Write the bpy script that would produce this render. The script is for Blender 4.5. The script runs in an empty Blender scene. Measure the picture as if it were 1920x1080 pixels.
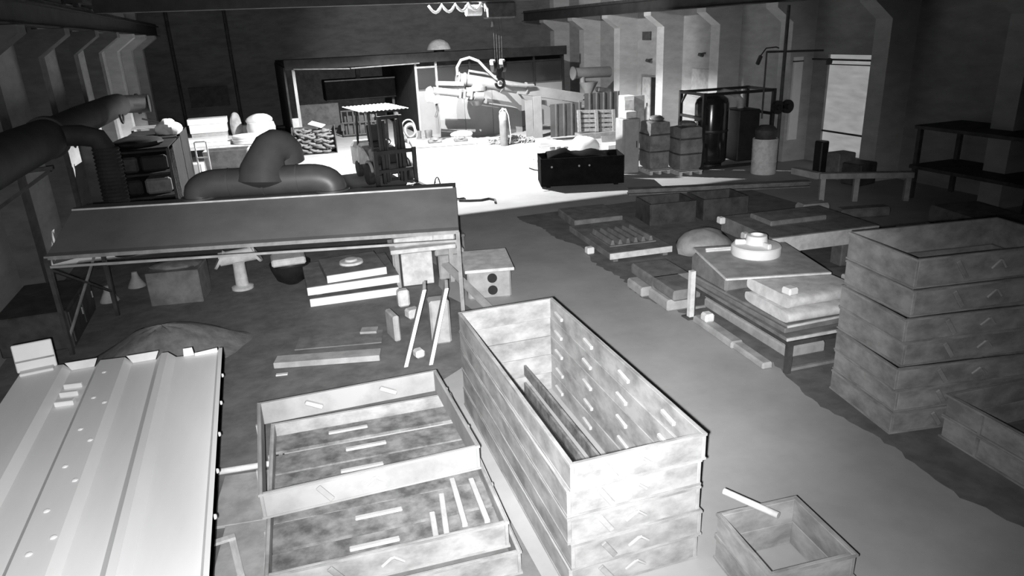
import bpy, math, random
from mathutils import Vector, Matrix, Euler
random.seed(7)
S = bpy.context.scene
COL = S.collection
R = math.radians
PI = math.pi

# ------------------------------------------------------------------ camera
CAM_H = 4.4
cd = bpy.data.cameras.new('surveillance_view')
cam = bpy.data.objects.new('surveillance_view', cd)
COL.objects.link(cam)
cd.sensor_width = 36.0
FPX = 1335.0
cd.lens = 36.0 * FPX / 1920.0
cd.clip_start = 0.02
cd.clip_end = 200
# rows: building axes (across, along, up) seen from the camera (right, down, forward)
AX = ((0.93958174, -0.15305355, 0.30620379),
      (-0.33970383, -0.30639953, 0.88922474),
      (-0.04227831, -0.93951793, -0.33988029))
cam.matrix_world = Matrix(((AX[0][0], -AX[0][1], -AX[0][2], 0),
                           (AX[1][0], -AX[1][1], -AX[1][2], 0),
                           (AX[2][0], -AX[2][1], -AX[2][2], CAM_H),
                           (0, 0, 0, 1)))
S.camera = cam

# ------------------------------------------------------------------ world, exposure, lamps
w = bpy.data.worlds.new('night')
S.world = w
w.use_nodes = True
w.node_tree.nodes['Background'].inputs[0].default_value = (0.02, 0.02, 0.02, 1)
w.node_tree.nodes['Background'].inputs[1].default_value = 0.1
S.view_settings.view_transform = 'Standard'
S.view_settings.look = 'None'
S.view_settings.exposure = 0.0
S.view_settings.gamma = 1.0
S.view_settings.use_curve_mapping = False

def spot_lamp(name, loc, target, power, size, blend, radius):
    l = bpy.data.lights.new(name, 'SPOT')
    l.energy = power
    l.spot_size = R(size)
    l.spot_blend = blend
    l.shadow_soft_size = radius
    l.use_custom_distance = False if hasattr(l, 'use_custom_distance') else False
    o = bpy.data.objects.new(name, l)
    COL.objects.link(o)
    o.location = loc
    o.rotation_euler = (Vector(target) - Vector(loc)).to_track_quat('-Z', 'Y').to_euler()
    return o

LAMP = (5.5, 25.0, 6.12)
# infrared illuminator of the surveillance camera itself, just under and left of its lens
spot_lamp('infrared_wide', (-0.09, 0.02, 4.33), (1.0, 7.4, 0.0), 3000, 110, 1.0, 0.03)
spot_lamp('infrared_narrow', (-0.09, 0.02, 4.36), (4.5, 13.0, 0.0), 6600, 62, 1.0, 0.03)
# the one lit work lamp, hung behind the crane girder
spot_lamp('work_lamp_light', LAMP, (5.5, 25.0, 0.0), 10500, 146, 0.15, 0.012)

FILL_LAMP = (6.9, 25.0, 6.12)
# added fill lamp on the same girder, brightens the dark upper right-hand wall
spot_lamp('wall_fill_light', FILL_LAMP, (13.0, 33.0, 2.6), 2800, 108, 0.4, 0.02)

# ------------------------------------------------------------------ materials (all neutral grey: night infrared)
MATS = {}
def mat(name, lo, hi, scale=4.0, rough=0.8, metal=0.0, bump=0.0, contrast=(0.35, 0.65), detail=6.0, stretch=(1, 1, 1), spec=0.3):
    if name in MATS:
        return MATS[name]
    m = bpy.data.materials.new(name)
    m.use_nodes = True
    nt = m.node_tree
    b = nt.nodes['Principled BSDF']
    tc = nt.nodes.new('ShaderNodeTexCoord')
    oi = nt.nodes.new('ShaderNodeObjectInfo')
    mp = nt.nodes.new('ShaderNodeMapping')
    mp.inputs['Scale'].default_value = stretch
    va = nt.nodes.new('ShaderNodeVectorMath')
    va.operation = 'ADD'
    vm = nt.nodes.new('ShaderNodeVectorMath')
    vm.operation = 'SCALE'
    vm.inputs[0].default_value = (17.0, 31.0, 23.0)
    nt.links.new(oi.outputs['Random'], vm.inputs['Scale'])
    nt.links.new(tc.outputs['Object'], mp.inputs['Vector'])
    nt.links.new(mp.outputs['Vector'], va.inputs[0])
    nt.links.new(vm.outputs['Vector'], va.inputs[1])
    n = nt.nodes.new('ShaderNodeTexNoise')
    n.inputs['Scale'].default_value = scale
    n.inputs['Detail'].default_value = detail
    n.inputs['Roughness'].default_value = 0.62
    nt.links.new(va.outputs['Vector'], n.inputs['Vector'])
    r = nt.nodes.new('ShaderNodeValToRGB')
    r.color_ramp.elements[0].position = contrast[0]
    r.color_ramp.elements[1].position = contrast[1]
    r.color_ramp.elements[0].color = (lo, lo, lo, 1)
    r.color_ramp.elements[1].color = (hi, hi, hi, 1)
    nt.links.new(n.outputs['Fac'], r.inputs['Fac'])
    nt.links.new(r.outputs['Color'], b.inputs['Base Color'])
    b.inputs['Roughness'].default_value = rough
    b.inputs['Metallic'].default_value = metal
    b.inputs['Specular IOR Level'].default_value = spec
    if bump:
        bp = nt.nodes.new('ShaderNodeBump')
        bp.inputs['Strength'].default_value = bump
        bp.inputs['Distance'].default_value = 0.02
        nt.links.new(n.outputs['Fac'], bp.inputs['Height'])
        nt.links.new(bp.outputs['Normal'], b.inputs['Normal'])
    MATS[name] = m
    return m

M_FLOOR = mat('concrete_floor', 0.30, 0.40, 0.9, 0.85, bump=0.15, contrast=(0.3, 0.7), detail=9)
M_PATCH = mat('dark_floor_patch', 0.12, 0.19, 3.0, 0.95, bump=0.5)
M_LWALL = mat('left_plaster', 0.30, 0.42, 1.2, 0.9, bump=0.1, stretch=(1, 1, 3.0), contrast=(0.3, 0.7))  # plaster with a tone of its own for the left wall
M_LPIER = mat('shaded_pier', 0.10, 0.15, 1.6, 0.9, bump=0.1, stretch=(1, 1, 2.5))  # pier concrete with the left side's shade put into its colour
M_WALL = mat('plaster_wall', 0.24, 0.34, 1.2, 0.9, bump=0.1, stretch=(1, 1, 3.0), contrast=(0.3, 0.7))
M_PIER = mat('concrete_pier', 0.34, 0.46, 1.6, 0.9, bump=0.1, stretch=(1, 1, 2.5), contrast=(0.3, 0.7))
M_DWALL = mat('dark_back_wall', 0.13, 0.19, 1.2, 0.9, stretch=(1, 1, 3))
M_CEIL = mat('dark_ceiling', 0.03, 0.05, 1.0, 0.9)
M_FLASK = mat('sandy_flask_steel', 0.18, 0.36, 2.6, 0.8, bump=0.15, contrast=(0.34, 0.62), stretch=(1, 1, 1.6), detail=8)
M_FLASKW = mat('bright_flask_steel', 0.20, 0.30, 2.2, 0.75, bump=0.1, contrast=(0.3, 0.6))
M_FLASK2 = mat('dusty_flask_steel', 0.20, 0.38, 3.0, 0.8, bump=0.25, contrast=(0.35, 0.65), stretch=(1, 1, 1.6))
M_LUG = mat('worn_lug_steel', 0.34, 0.44, 6.0, 0.6)
M_BAR = mat('rusted_cross_bar', 0.08, 0.24, 5.0, 0.85, bump=0.3)
M_SHEET = mat('painted_sheet_steel', 0.72, 0.80, 1.4, 0.5, bump=0.03, contrast=(0.3, 0.7), stretch=(2, 0.4, 1))
M_HOOD = mat('hood_sheet', 0.13, 0.18, 1.5, 0.7, bump=0.05, contrast=(0.3, 0.7))
M_DUCT = mat('duct_sheet', 0.06, 0.085, 2.0, 0.45, metal=0.0, spec=0.5)
M_FLEX = mat('flexible_hose', 0.03, 0.05, 2.0, 0.7)
M_DSTEEL = mat('dark_steel', 0.04, 0.08, 4.0, 0.6)
M_BLACK = mat('black_paint', 0.012, 0.022, 4.0, 0.45, spec=0.4)
M_GLOSS = mat('gloss_black', 0.01, 0.02, 2.0, 0.16, spec=0.6)
M_MSTEEL = mat('mid_steel', 0.20, 0.32, 5.0, 0.6)
M_WHITE = mat('white_board', 0.74, 0.82, 3.0, 0.7, contrast=(0.3, 0.7))
M_LGREY = mat('light_grey_casting', 0.50, 0.72, 6.0, 0.85, bump=0.2)
M_MGREY = mat('mid_grey_board', 0.28, 0.42, 4.0, 0.8, bump=0.1)
M_DGREY = mat('dim_grey_board', 0.13, 0.22, 4.0, 0.85, bump=0.1)
M_SAND = mat('moulding_sand', 0.15, 0.23, 6.0, 0.97, bump=0.8)
M_WOOD = mat('raw_timber', 0.42, 0.60, 3.0, 0.8, stretch=(6, 1, 6), bump=0.1)
M_WRAP = mat('film_wrap', 0.12, 0.22, 5.0, 0.3, bump=0.6)
M_PLASTIC = mat('white_plastic_bag', 0.62, 0.80, 4.0, 0.4, bump=0.5)
M_RUBBER = mat('tyre_rubber', 0.03, 0.05, 6.0, 0.85)
M_PANEL = mat('enamelled_panel', 0.21, 0.26, 1.0, 0.55, contrast=(0.3, 0.7))
M_CORR = mat('grey_cladding', 0.055, 0.08, 2.0, 0.6)
M_MIXER = mat('mixer_paint', 0.16, 0.21, 2.0, 0.5)
M_BRIGHT = mat('galvanised_edge', 0.66, 0.78, 4.0, 0.5)
M_CAST = mat('dark_iron_casting', 0.10, 0.20, 6.0, 0.75, bump=0.2)
M_BOTTLE = mat('bottle_paint', 0.12, 0.18, 4.0, 0.6)
M_POST = mat('shed_post_paint', 0.26, 0.32, 4.0, 0.6)
M_PALLET = mat('weathered_pallet', 0.14, 0.24, 3.0, 0.85, stretch=(6, 1, 6))
M_SKIP = mat('skip_paint', 0.005, 0.009, 4.0, 0.9, spec=0.05)
M_SOOT = mat('sooty_steel', 0.015, 0.03, 3.0, 0.8)
M_GIRDER = mat('girder_paint', 0.03, 0.05, 2.0, 0.6)

def simple(name, build):
    m = bpy.data.materials.new(name)
    m.use_nodes = True
    build(m.node_tree, m.node_tree.nodes['Principled BSDF'])
    return m
def _glass(nt, b):
    b.inputs['Base Color'].default_value = (0.05, 0.05, 0.05, 1)
    b.inputs['Roughness'].default_value = 0.12
    b.inputs['Alpha'].default_value = 0.65
M_GLASS = simple('dusty_glass', _glass)
def _curtain(nt, b):
    n = nt.nodes.new('ShaderNodeTexNoise')
    n.inputs['Scale'].default_value = 1.6
    n.inputs['Detail'].default_value = 7
    tc = nt.nodes.new('ShaderNodeTexCoord')
    mp = nt.nodes.new('ShaderNodeMapping')
    mp.inputs['Scale'].default_value = (1, 1, 4)
    nt.links.new(tc.outputs['Object'], mp.inputs['Vector'])
    nt.links.new(mp.outputs['Vector'], n.inputs['Vector'])
    r = nt.nodes.new('ShaderNodeValToRGB')
    r.color_ramp.elements[0].color = (0.20, 0.20, 0.20, 1)
    r.color_ramp.elements[1].color = (0.30, 0.30, 0.30, 1)
    r.color_ramp.elements[0].position = 0.3
    r.color_ramp.elements[1].position = 0.7
    nt.links.new(n.outputs['Fac'], r.inputs['Fac'])
    b.inputs['Base Color'].default_value = (0.5, 0.5, 0.5, 1)
    nt.links.new(r.outputs['Color'], b.inputs['Emission Color'])
    b.inputs['Emission Strength'].default_value = 1.0
M_CURTAIN = simple('lit_translucent_sheet', _curtain)

# ------------------------------------------------------------------ mesh helpers
class MB:
    def __init__(s):
        s.v = []
        s.f = []
    def add(s, vs, fs, M=None):
        o = len(s.v)
        s.v += [tuple(M @ Vector(p)) if M is not None else tuple(p) for p in vs]
        s.f += [tuple(i + o for i in f) for f in fs]
        return s
    def box(s, c, d, rot=None, bev=0.0):
        hx, hy, hz = d[0] / 2, d[1] / 2, d[2] / 2
        M = Matrix.Translation(c)
        if rot is not None:
            M = M @ Euler(rot).to_matrix().to_4x4()
        if not bev:
            vs = [(x * hx, y * hy, z * hz) for z in (-1, 1) for y in (-1, 1) for x in (-1, 1)]
            fs = [(0, 2, 3, 1), (4, 5, 7, 6), (0, 1, 5, 4), (2, 6, 7, 3), (0, 4, 6, 2), (1, 3, 7, 5)]
            return s.add(vs, fs, M)
        b = min(bev, hx * .45, hy * .45, hz * .45)
        vs = []
        fs = []
        idx = {}
        for x in (-1, 1):
            for y in (-1, 1):
                for z in (-1, 1):
                    for a in range(3):
                        p = [x * (hx - b), y * (hy - b), z * (hz - b)]
                        p[a] = (x * hx, y * hy, z * hz)[a]
                        idx[(x, y, z, a)] = len(vs)
                        vs.append(tuple(p))
        def ordered(ids, n):
            pts = [Vector(vs[i]) for i in ids]
            c0 = sum(pts, Vector()) / len(pts)
            n = Vector(n)
            u = n.orthogonal().normalized()
            w_ = n.cross(u)
            return tuple(sorted(ids, key=lambda i: math.atan2((Vector(vs[i]) - c0).dot(w_), (Vector(vs[i]) - c0).dot(u))))
        for a in range(3):
            for sg in (-1, 1):
                ids = [idx[k] for k in idx if k[3] == a and k[a] == sg]
                n = [0, 0, 0]
                n[a] = sg
                fs.append(ordered(ids, n))
        for a, b2 in ((0, 1), (0, 2), (1, 2)):
            for sa in (-1, 1):
                for sb in (-1, 1):
                    ids = [idx[k] for k in idx if k[3] in (a, b2) and k[a] == sa and k[b2] == sb]
                    n = [0, 0, 0]
                    n[a] = sa
                    n[b2] = sb
                    fs.append(ordered(ids, n))
        for x in (-1, 1):
            for y in (-1, 1):
                for z in (-1, 1):
                    fs.append(ordered([idx[(x, y, z, a)] for a in range(3)], (x, y, z)))
        return s.add(vs, fs, M)
    def b2(s, x0, x1, y0, y1, z0, z1, bev=0.0):
        return s.box(((x0 + x1) / 2, (y0 + y1) / 2, (z0 + z1) / 2), (x1 - x0, y1 - y0, z1 - z0), None, bev)
    def bar(s, p0, p1, wd, th=None, roll=0.0):
        p0 = Vector(p0)
        p1 = Vector(p1)
        d = p1 - p0
        M = Matrix.Translation((p0 + p1) / 2) @ d.to_track_quat('Z', 'Y').to_matrix().to_4x4() @ Matrix.Rotation(roll, 4, 'Z')
        t = MB().box((0, 0, 0), (wd, th or wd, d.length))
        return s.add(t.v, t.f, M)
    def cyl(s, p0, p1, r0, r1=None, n=16, caps=True):
        r1 = r0 if r1 is None else r1
        p0 = Vector(p0)
        p1 = Vector(p1)
        d = p1 - p0
        M = Matrix.Translation(p0) @ d.to_track_quat('Z', 'Y').to_matrix().to_4x4()
        L = d.length
        vs = []
        for z, r in ((0, r0), (L, r1)):
            vs += [(r * math.cos(2 * PI * i / n), r * math.sin(2 * PI * i / n), z) for i in range(n)]
        fs = [(i, (i + 1) % n, n + (i + 1) % n, n + i) for i in range(n)]
        if caps:
            fs += [tuple(reversed(range(n))), tuple(range(n, 2 * n))]
        return s.add(vs, fs, M)
    def tube(s, pts, r, n=10, closed=False, radii=None):
        pts = [Vector(p) for p in pts]
        k = len(pts)
        rings = []
        up = None
        for i, p in enumerate(pts):
            if closed:
                t = pts[(i + 1) % k] - pts[i - 1]
            else:
                t = pts[min(i + 1, k - 1)] - pts[max(i - 1, 0)]
            t.normalize()
            if up is None:
                up = t.orthogonal().normalized()
            up = (up - t * up.dot(t))
            if up.length < 1e-5:
                up = t.orthogonal()
            up.normalize()
            sd = t.cross(up)
            rr = radii[i] if radii else r
            rings.append([p + up * (rr * math.cos(2 * PI * j / n)) + sd * (rr * math.sin(2 * PI * j / n)) for j in range(n)])
        vs = [q for rg in rings for q in rg]
        fs = []
        m = k if closed else k - 1
        for i in range(m):
            a = i * n
            b = ((i + 1) % k) * n
            for j in range(n):
                fs.append((a + j, a + (j + 1) % n, b + (j + 1) % n, b + j))
        if not closed:
            fs.append(tuple(reversed(range(n))))
            fs.append(tuple(range((k - 1) * n, k * n)))
        return s.add(vs, fs)
    def lathe(s, prof, c=(0, 0, 0), n=20, M=None, open_start=False):
        vs = []
        for r, z in prof:
            vs += [(r * math.cos(2 * PI * i / n), r * math.sin(2 * PI * i / n), z) for i in range(n)]
        fs = []
        for k in range(len(prof) - 1):
            for i in range(n):
                fs.append((k * n + i, k * n + (i + 1) % n, (k + 1) * n + (i + 1) % n, (k + 1) * n + i))
        if prof[0][0] > 1e-4 and not open_start:
            fs.append(tuple(reversed(range(n))))
        if prof[-1][0] > 1e-4:
            fs.append(tuple(range((len(prof) - 1) * n, len(prof) * n)))
        MM = Matrix.Translation(c)
        if M is not None:
            MM = MM @ M
        return s.add(vs, fs, MM)
    def prism(s, poly, y0, y1, M=None):
        # polygon in (x, z), extruded along y
        n = len(poly)
        vs = [(x, y0, z) for x, z in poly] + [(x, y1, z) for x, z in poly]
        fs = [tuple(range(n)), tuple(reversed(range(n, 2 * n)))]
        fs += [(i, n + i, n + (i + 1) % n, (i + 1) % n) for i in range(n)]
        return s.add(vs, fs, M)
    def sheet(s, prof, y0, y1, th=0.004, skew=0.0):
        # open profile [(x,z)] given thickness, extruded along y
        n = len(prof)
        x0 = prof[0][0]
        vs = []
        for dz in (0, -th):
            for yy in (0, 1):
                for x, z in prof:
                    vs.append((x, (y1 + skew * (x - x0)) if yy else y0, z + dz))
        def I(d, y, i):
            return d * 2 * n + y * n + i
        fs = []
        for i in range(n - 1):
            fs.append((I(0, 0, i), I(0, 0, i + 1), I(0, 1, i + 1), I(0, 1, i)))
            fs.append((I(1, 0, i), I(1, 1, i), I(1, 1, i + 1), I(1, 0, i + 1)))
            fs.append((I(0, 0, i), I(1, 0, i), I(1, 0, i + 1), I(0, 0, i + 1)))
            fs.append((I(0, 1, i), I(0, 1, i + 1), I(1, 1, i + 1), I(1, 1, i)))
        for i in (0, n - 1):
            fs.append((I(0, 0, i), I(0, 1, i), I(1, 1, i), I(1, 0, i)))
        return s.add(vs, fs)
    def lump(s, c, d, seed=0, nu=14, nv=8, amp=0.18, flat=True):
        rnd = random.Random(seed)
        ph = [rnd.uniform(0, 6.28) for _ in range(8)]
        vs = []
        for j in range(nv + 1):
            t = PI * j / nv
            for i in range(nu):
                a = 2 * PI * i / nu
                r = 1 + amp * (math.sin(2 * a + ph[0]) * math.sin(t * 2 + ph[1]) + .6 * math.sin(3 * a + ph[2] + 2 * t) + .4 * math.sin(5 * a + ph[3] - 3 * t)) * math.sin(t)
                z = math.cos(t) * r
                if flat:
                    z = max(z, -0.55)
                vs.append((c[0] + d[0] / 2 * r * math.sin(t) * math.cos(a), c[1] + d[1] / 2 * r * math.sin(t) * math.sin(a), c[2] + d[2] * (z + 0.55) / 1.55))
        fs = []
        for j in range(nv):
            for i in range(nu):
                fs.append((j * nu + i, (j + 1) * nu + i, (j + 1) * nu + (i + 1) % nu, j * nu + (i + 1) % nu))
        return s.add(vs, fs)
    def softbox(s, c, d, seed=0, n=7, amp=0.03, k=0.25):
        # box with rounded, dented faces (film-wrapped goods)
        rnd = random.Random(seed)
        ph = [rnd.uniform(0, 6.28) for _ in range(6)]
        idx = {}
        fs = []
        vs = []
        def vert(p):
            key = tuple(round(q, 4) for q in p)
            if key not in idx:
                v = Vector(p)
                sph = v.normalized() * 1.15
                q = v.lerp(sph, k * max(0.0, v.length - 1.0))
                wv = amp * (math.sin(5 * p[0] + ph[0] + 3 * p[2]) + math.sin(7 * p[2] + ph[1] + 2 * p[1]) + math.sin(4 * p[1] + ph[2] - 5 * p[0]))
                q = q * (1 + wv)
                idx[key] = len(vs)
                vs.append((c[0] + q.x * d[0] / 2, c[1] + q.y * d[1] / 2, c[2] + max(q.z, -1.0) * d[2] / 2))
            return idx[key]
        for a in range(3):
            for sg in (-1, 1):
                for i in range(n):
                    for j in range(n):
                        quad = []
                        for di, dj in ((0, 0), (1, 0), (1, 1), (0, 1)):
                            p = [0, 0, 0]
                            p[a] = sg
                            p[(a + 1) % 3] = -1 + 2 * (i + di) / n
                            p[(a + 2) % 3] = -1 + 2 * (j + dj) / n
                            quad.append(vert(p))
                        fs.append(tuple(quad))
        return s.add(vs, fs)
    def mesh(s, name, m, smooth=False):
        me = bpy.data.meshes.new(name)
        me.from_pydata(s.v, [], s.f)
        me.validate()
        if smooth:
            me.polygons.foreach_set('use_smooth', [True] * len(me.polygons))
            me.set_sharp_from_angle(angle=R(40))
        me.materials.append(m)
        me.update()
        return me
    def build(s, name, m, parent=None, smooth=False, label=None):
        import bmesh
        me = s.mesh(name, m, smooth)
        bm = bmesh.new()
        bm.from_mesh(me)
        bmesh.ops.recalc_face_normals(bm, faces=bm.faces)
        bm.to_mesh(me)
        bm.free()
        o = bpy.data.objects.new(name, me)
        COL.objects.link(o)
        if parent is not None:
            o.parent = parent
        if label:
            o['label'] = label
        return o

def put(name, me, parent=None, loc=(0, 0, 0), rot=(0, 0, 0)):
    o = bpy.data.objects.new(name, me)
    COL.objects.link(o)
    o.parent = parent
    o.location = loc
    o.rotation_euler = rot
    return o
def tag(o, label, cat, group=None, kind=None):
    o['label'] = label
    o['category'] = cat
    if group:
        o['group'] = group
    if kind:
        o['kind'] = kind
    return o
def thing(name, label, cat, loc=(0, 0, 0), rotz=0.0, group=None):
    o = bpy.data.objects.new(name, None)
    o.empty_display_size = 0.2
    COL.objects.link(o)
    o.location = loc
    o.rotation_euler = (0, 0, rotz)
    return tag(o, label, cat, group)
def one(name, mb, m, label, cat, loc=(0, 0, 0), rotz=0.0, group=None, smooth=False, rot=None):
    o = mb.build(name, m, None, smooth)
    o.location = loc
    o.rotation_euler = rot if rot else (0, 0, rotz)
    return tag(o, label, cat, group)
def struct(name, mb, m, label=None):
    o = mb.build(name, m)
    o['kind'] = 'structure'
    if label:
        o['label'] = label
    return o
def copy_tree(o, parent=None):
    c = o.copy()
    COL.objects.link(c)
    c.parent = parent
    for ch in list(o.children):
        copy_tree(ch, c)
    return c
def arc(c, r, a0, a1, n, axis='xz'):
    out = []
    for i in range(n + 1):
        a = a0 + (a1 - a0) * i / n
        u, v = r * math.cos(a), r * math.sin(a)
        if axis == 'xz':
            out.append((c[0] + u, c[1], c[2] + v))
        elif axis == 'yz':
            out.append((c[0], c[1] + u, c[2] + v))
        else:
            out.append((c[0] + u, c[1] + v, c[2]))
    return out

# ================================================================== SETTING
XL, XR, YB, YF, ZC = -4.6, 16.9, 42.0, -0.8, 8.6
struct('floor', MB().b2(XL - .3, XR + .3, YF - .3, YB + .3, -0.3, 0.0), M_FLOOR)
struct('ceiling', MB().b2(XL - .3, XR + .3, YF - .3, YB + .3, ZC, ZC + .2), M_CEIL)
wl = struct('wall_left', MB().b2(XL - .3, XL, YF, YB, 0, ZC), M_LWALL)
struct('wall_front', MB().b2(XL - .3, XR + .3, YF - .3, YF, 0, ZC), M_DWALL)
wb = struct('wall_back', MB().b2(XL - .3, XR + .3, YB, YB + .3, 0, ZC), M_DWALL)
D0, D1, DH = 28.2, 29.55, 2.2          # doorway in the right wall
W0, W1, WZ0, WZ1 = 16.5, 18.3, 0.35, 3.30   # lit opening in the right wall
rw = MB()
rw.b2(XR, XR + .3, YF, W0, 0, ZC)
rw.b2(XR, XR + .3, W0, W1, 0, WZ0)
rw.b2(XR, XR + .3, W0, W1, WZ1, ZC)
rw.b2(XR, XR + .3, W1, D0, 0, ZC)
rw.b2(XR, XR + .3, D0, D1, DH, ZC)
rw.b2(XR, XR + .3, D1, YB, 0, ZC)
wr = struct('wall_right', rw, M_WALL)
# dark passage behind the doorway
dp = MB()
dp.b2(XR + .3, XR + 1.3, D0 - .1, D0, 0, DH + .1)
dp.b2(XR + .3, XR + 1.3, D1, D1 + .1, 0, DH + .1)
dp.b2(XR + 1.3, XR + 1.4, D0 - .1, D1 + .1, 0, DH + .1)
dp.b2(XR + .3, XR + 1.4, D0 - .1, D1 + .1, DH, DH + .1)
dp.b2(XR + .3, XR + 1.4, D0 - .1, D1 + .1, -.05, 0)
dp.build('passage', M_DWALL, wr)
door = struct('door_1', MB().box((XR - .02, D1 - .36, DH / 2), (.045, .70, DH - .03)), M_MGREY)
fr = MB()
fr.b2(XR - .05, XR + .02, D0 - .08, D0, 0, DH + .08)
fr.b2(XR - .05, XR + .02, D1, D1 + .08, 0, DH + .08)
fr.b2(XR - .05, XR + .02, D0, D1, DH, DH + .08)
fr.build('door_frame', M_DGREY, door)
MB().box((XR - .07, D1 - .5, 1.0), (.05, .03, .14)).build('handle', M_DSTEEL, door)
# lit openings
w1 = struct('window_1', MB().b2(XR + .08, XR + .11, W0, W1, WZ0, WZ1), M_CURTAIN)
MB().b2(XR + .02, XR + .07, W0, W1, 0.98, 1.03).build('glazing_bar', M_DSTEEL, w1)
MB().b2(XR - .06, XR + .0, W0 - .5, W1 + 1.0, WZ1 - .17, WZ1 - .12).build('sliding_rail', M_DSTEEL, w1)
MB().b2(XR - .03, XR + .0, W0 - .05, W1 + .05, WZ1 - .30, WZ1 - .27).build('sliding_rail', M_DSTEEL, w1)
MB().cyl((XR - .12, W1 - .15, WZ1 - .2), (XR - .06, W1 - .15, WZ1 - .2), .1).build('roller', M_DSTEEL, w1)
tr = struct('trim_1', MB().b2(16.12, 16.45, 18.86, 18.925, .7, 3.25), M_WHITE)
tr['label'] = 'pale vertical trunking board on the right wall pier'
MB().b2(16.10, 16.47, 18.855, 18.92, 3.10, 3.14).build('clip', M_DSTEEL, tr)
CY = [15.2 + 3.73 * k for k in range(-4, 8)]
def pilaster(wall, sgn, face, wallx, y0, m):
    # rectangular pier with a corbel leaning into the hall near its top
    d = abs(face - wallx)
    tip = d + 0.62
    poly = [(0, 0), (d, 0), (d, 4.28), (tip, 4.72), (tip, 4.86), (d, 4.86), (d, 7.9), (0, 7.9)]
    mb = MB()
    mb.prism(poly, 0, 0.55)
    M = Matrix.Translation((wallx, y0, 0)) @ Matrix.Diagonal((sgn, 1, 1, 1))
    mb.v = [tuple(M @ Vector(p)) for p in mb.v]
    return mb.build('pilaster', m, wall)
for y in CY:
    if y < 41.2:
        pilaster(wl, 1, -4.2, XL, y, M_LPIER if y < 29 else M_PIER)  # near left piers take the shaded copy, far ones plain concrete
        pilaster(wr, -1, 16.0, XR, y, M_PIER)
for x in (-3.3, -.55):
    MB().cyl((x, YB - .1, 0), (x, YB - .1, 7.5), .09, n=10).build('drain_pipe', M_DSTEEL, wb, True)
MB().b2(-2.9, -1.0, YB - .35, YB, 1.3, 2.3).build('switch_cupboard', M_DSTEEL, wb)
# small stains and wall fittings
MB().b2(XR - .06, XR, 28.9, 29.6, 3.75, 4.1).build('vent_grille', M_DSTEEL, wr)
MB().b2(XR - .05, XR, 23.5, 25.6, 1.6, 2.66).build('patched_panel', M_MGREY, wr)

# darker floor strip along both sides of the aisle
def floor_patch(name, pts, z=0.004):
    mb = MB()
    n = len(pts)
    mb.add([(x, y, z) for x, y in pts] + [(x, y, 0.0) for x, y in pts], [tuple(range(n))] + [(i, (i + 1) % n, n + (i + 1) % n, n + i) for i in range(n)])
    return tag(mb.build(name, M_PATCH), 'x', 'spill')
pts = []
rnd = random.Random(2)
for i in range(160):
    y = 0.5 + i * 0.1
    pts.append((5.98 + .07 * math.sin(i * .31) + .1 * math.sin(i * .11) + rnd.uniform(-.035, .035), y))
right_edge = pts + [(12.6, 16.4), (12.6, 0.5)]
o = floor_patch('dark_floor_patch', list(right_edge))
tag(o, 'dark patch over the floor under the stacks right of the aisle', 'sand', kind='stuff')
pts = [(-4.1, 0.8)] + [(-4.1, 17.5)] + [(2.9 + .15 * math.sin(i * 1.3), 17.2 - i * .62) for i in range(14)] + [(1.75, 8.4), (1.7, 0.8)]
o = floor_patch('dark_floor_patch', pts)
tag(o, 'dark patch on the floor under the hood and left stacks', 'sand', kind='stuff')

# crane runway beams
def ibeam(mb, x, y0, y1, z0, z1, wd, t=.03):
    mb.b2(x - wd / 2, x + wd / 2, y0, y1, z0, z0 + t)
    mb.b2(x - wd / 2, x + wd / 2, y0, y1, z1 - t, z1)
    mb.b2(x - t / 2, x + t / 2, y0, y1, z0 + t, z1 - t)
    return mb
for x, lb in ((-3.8, 'dark steel crane runway beam on the corbels of the left wall'), (15.62, 'dark steel crane runway beam on the corbels of the right wall')):
    t = thing('runway_beam', lb, 'beam', (x, 0, 4.865), 0, 'crane runway beams')
    ibeam(MB(), 0, YF + .1, 41.1, 0, .45, .3).build('beam', M_GIRDER, t)
    MB().b2(-.04, .04, YF + .1, 41.1, .452, .55).build('rail', M_DSTEEL, t)

# travelling crane: deep box girder, end carriages, hoist
cr = thing('bridge_crane', 'dark overhead travelling crane girder spanning the hall', 'crane', (0, 23.7, 5.42))
MB().b2(-3.6, 15.4, -.3, .3, -.10, 1.25).build('bridge_girder', M_GIRDER, cr)
for x in (-3.8, 15.62):
    e = MB().b2(x - .2, x + .2, -1.7, 1.7, .1, .45).build('end_carriage', M_GIRDER, cr)
    for y in (-1.4, 1.4):
        MB().cyl((x - .07, y, .16), (x + .07, y, .16), .15).build('wheel', M_DSTEEL, e)
# hoist slung under the girder
h = MB().b2(7.75, 8.75, .05, .55, -.62, -.12, .04).build('hoist_body', M_DSTEEL, cr)
MB().cyl((7.2, .62, -.34), (7.72, .62, -.34), .17).build('hoist_motor', M_LGREY, cr)
fc = MB()
pp = []
for i in range(25):
    x = 5.9 + i * .075
    pp.append((x, .45, -.16 - .22 * abs(math.sin(i * PI / 6)) + .05 * (i / 24)))
fc.tube(pp, .045, 8)
fc.build('festoon_cable', M_BRIGHT, cr, True)
MB().bar((7.6, .5, -.02), (8.0, .5, -.6), .03).build('limit_lever', M_BRIGHT, cr)
for dx in (-.13, -.04, .06, .15):
    MB().cyl((8.18 + dx, .4, -.55), (8.18 + dx * .9, .4, -2.02), .006, n=6).build('hoist_rope', M_DSTEEL, cr)
MB().cyl((8.02, .40, -.88), (8.02, .40, -.72), .05, .03, 10).build('rope_guide', M_MSTEEL, cr)
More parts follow.
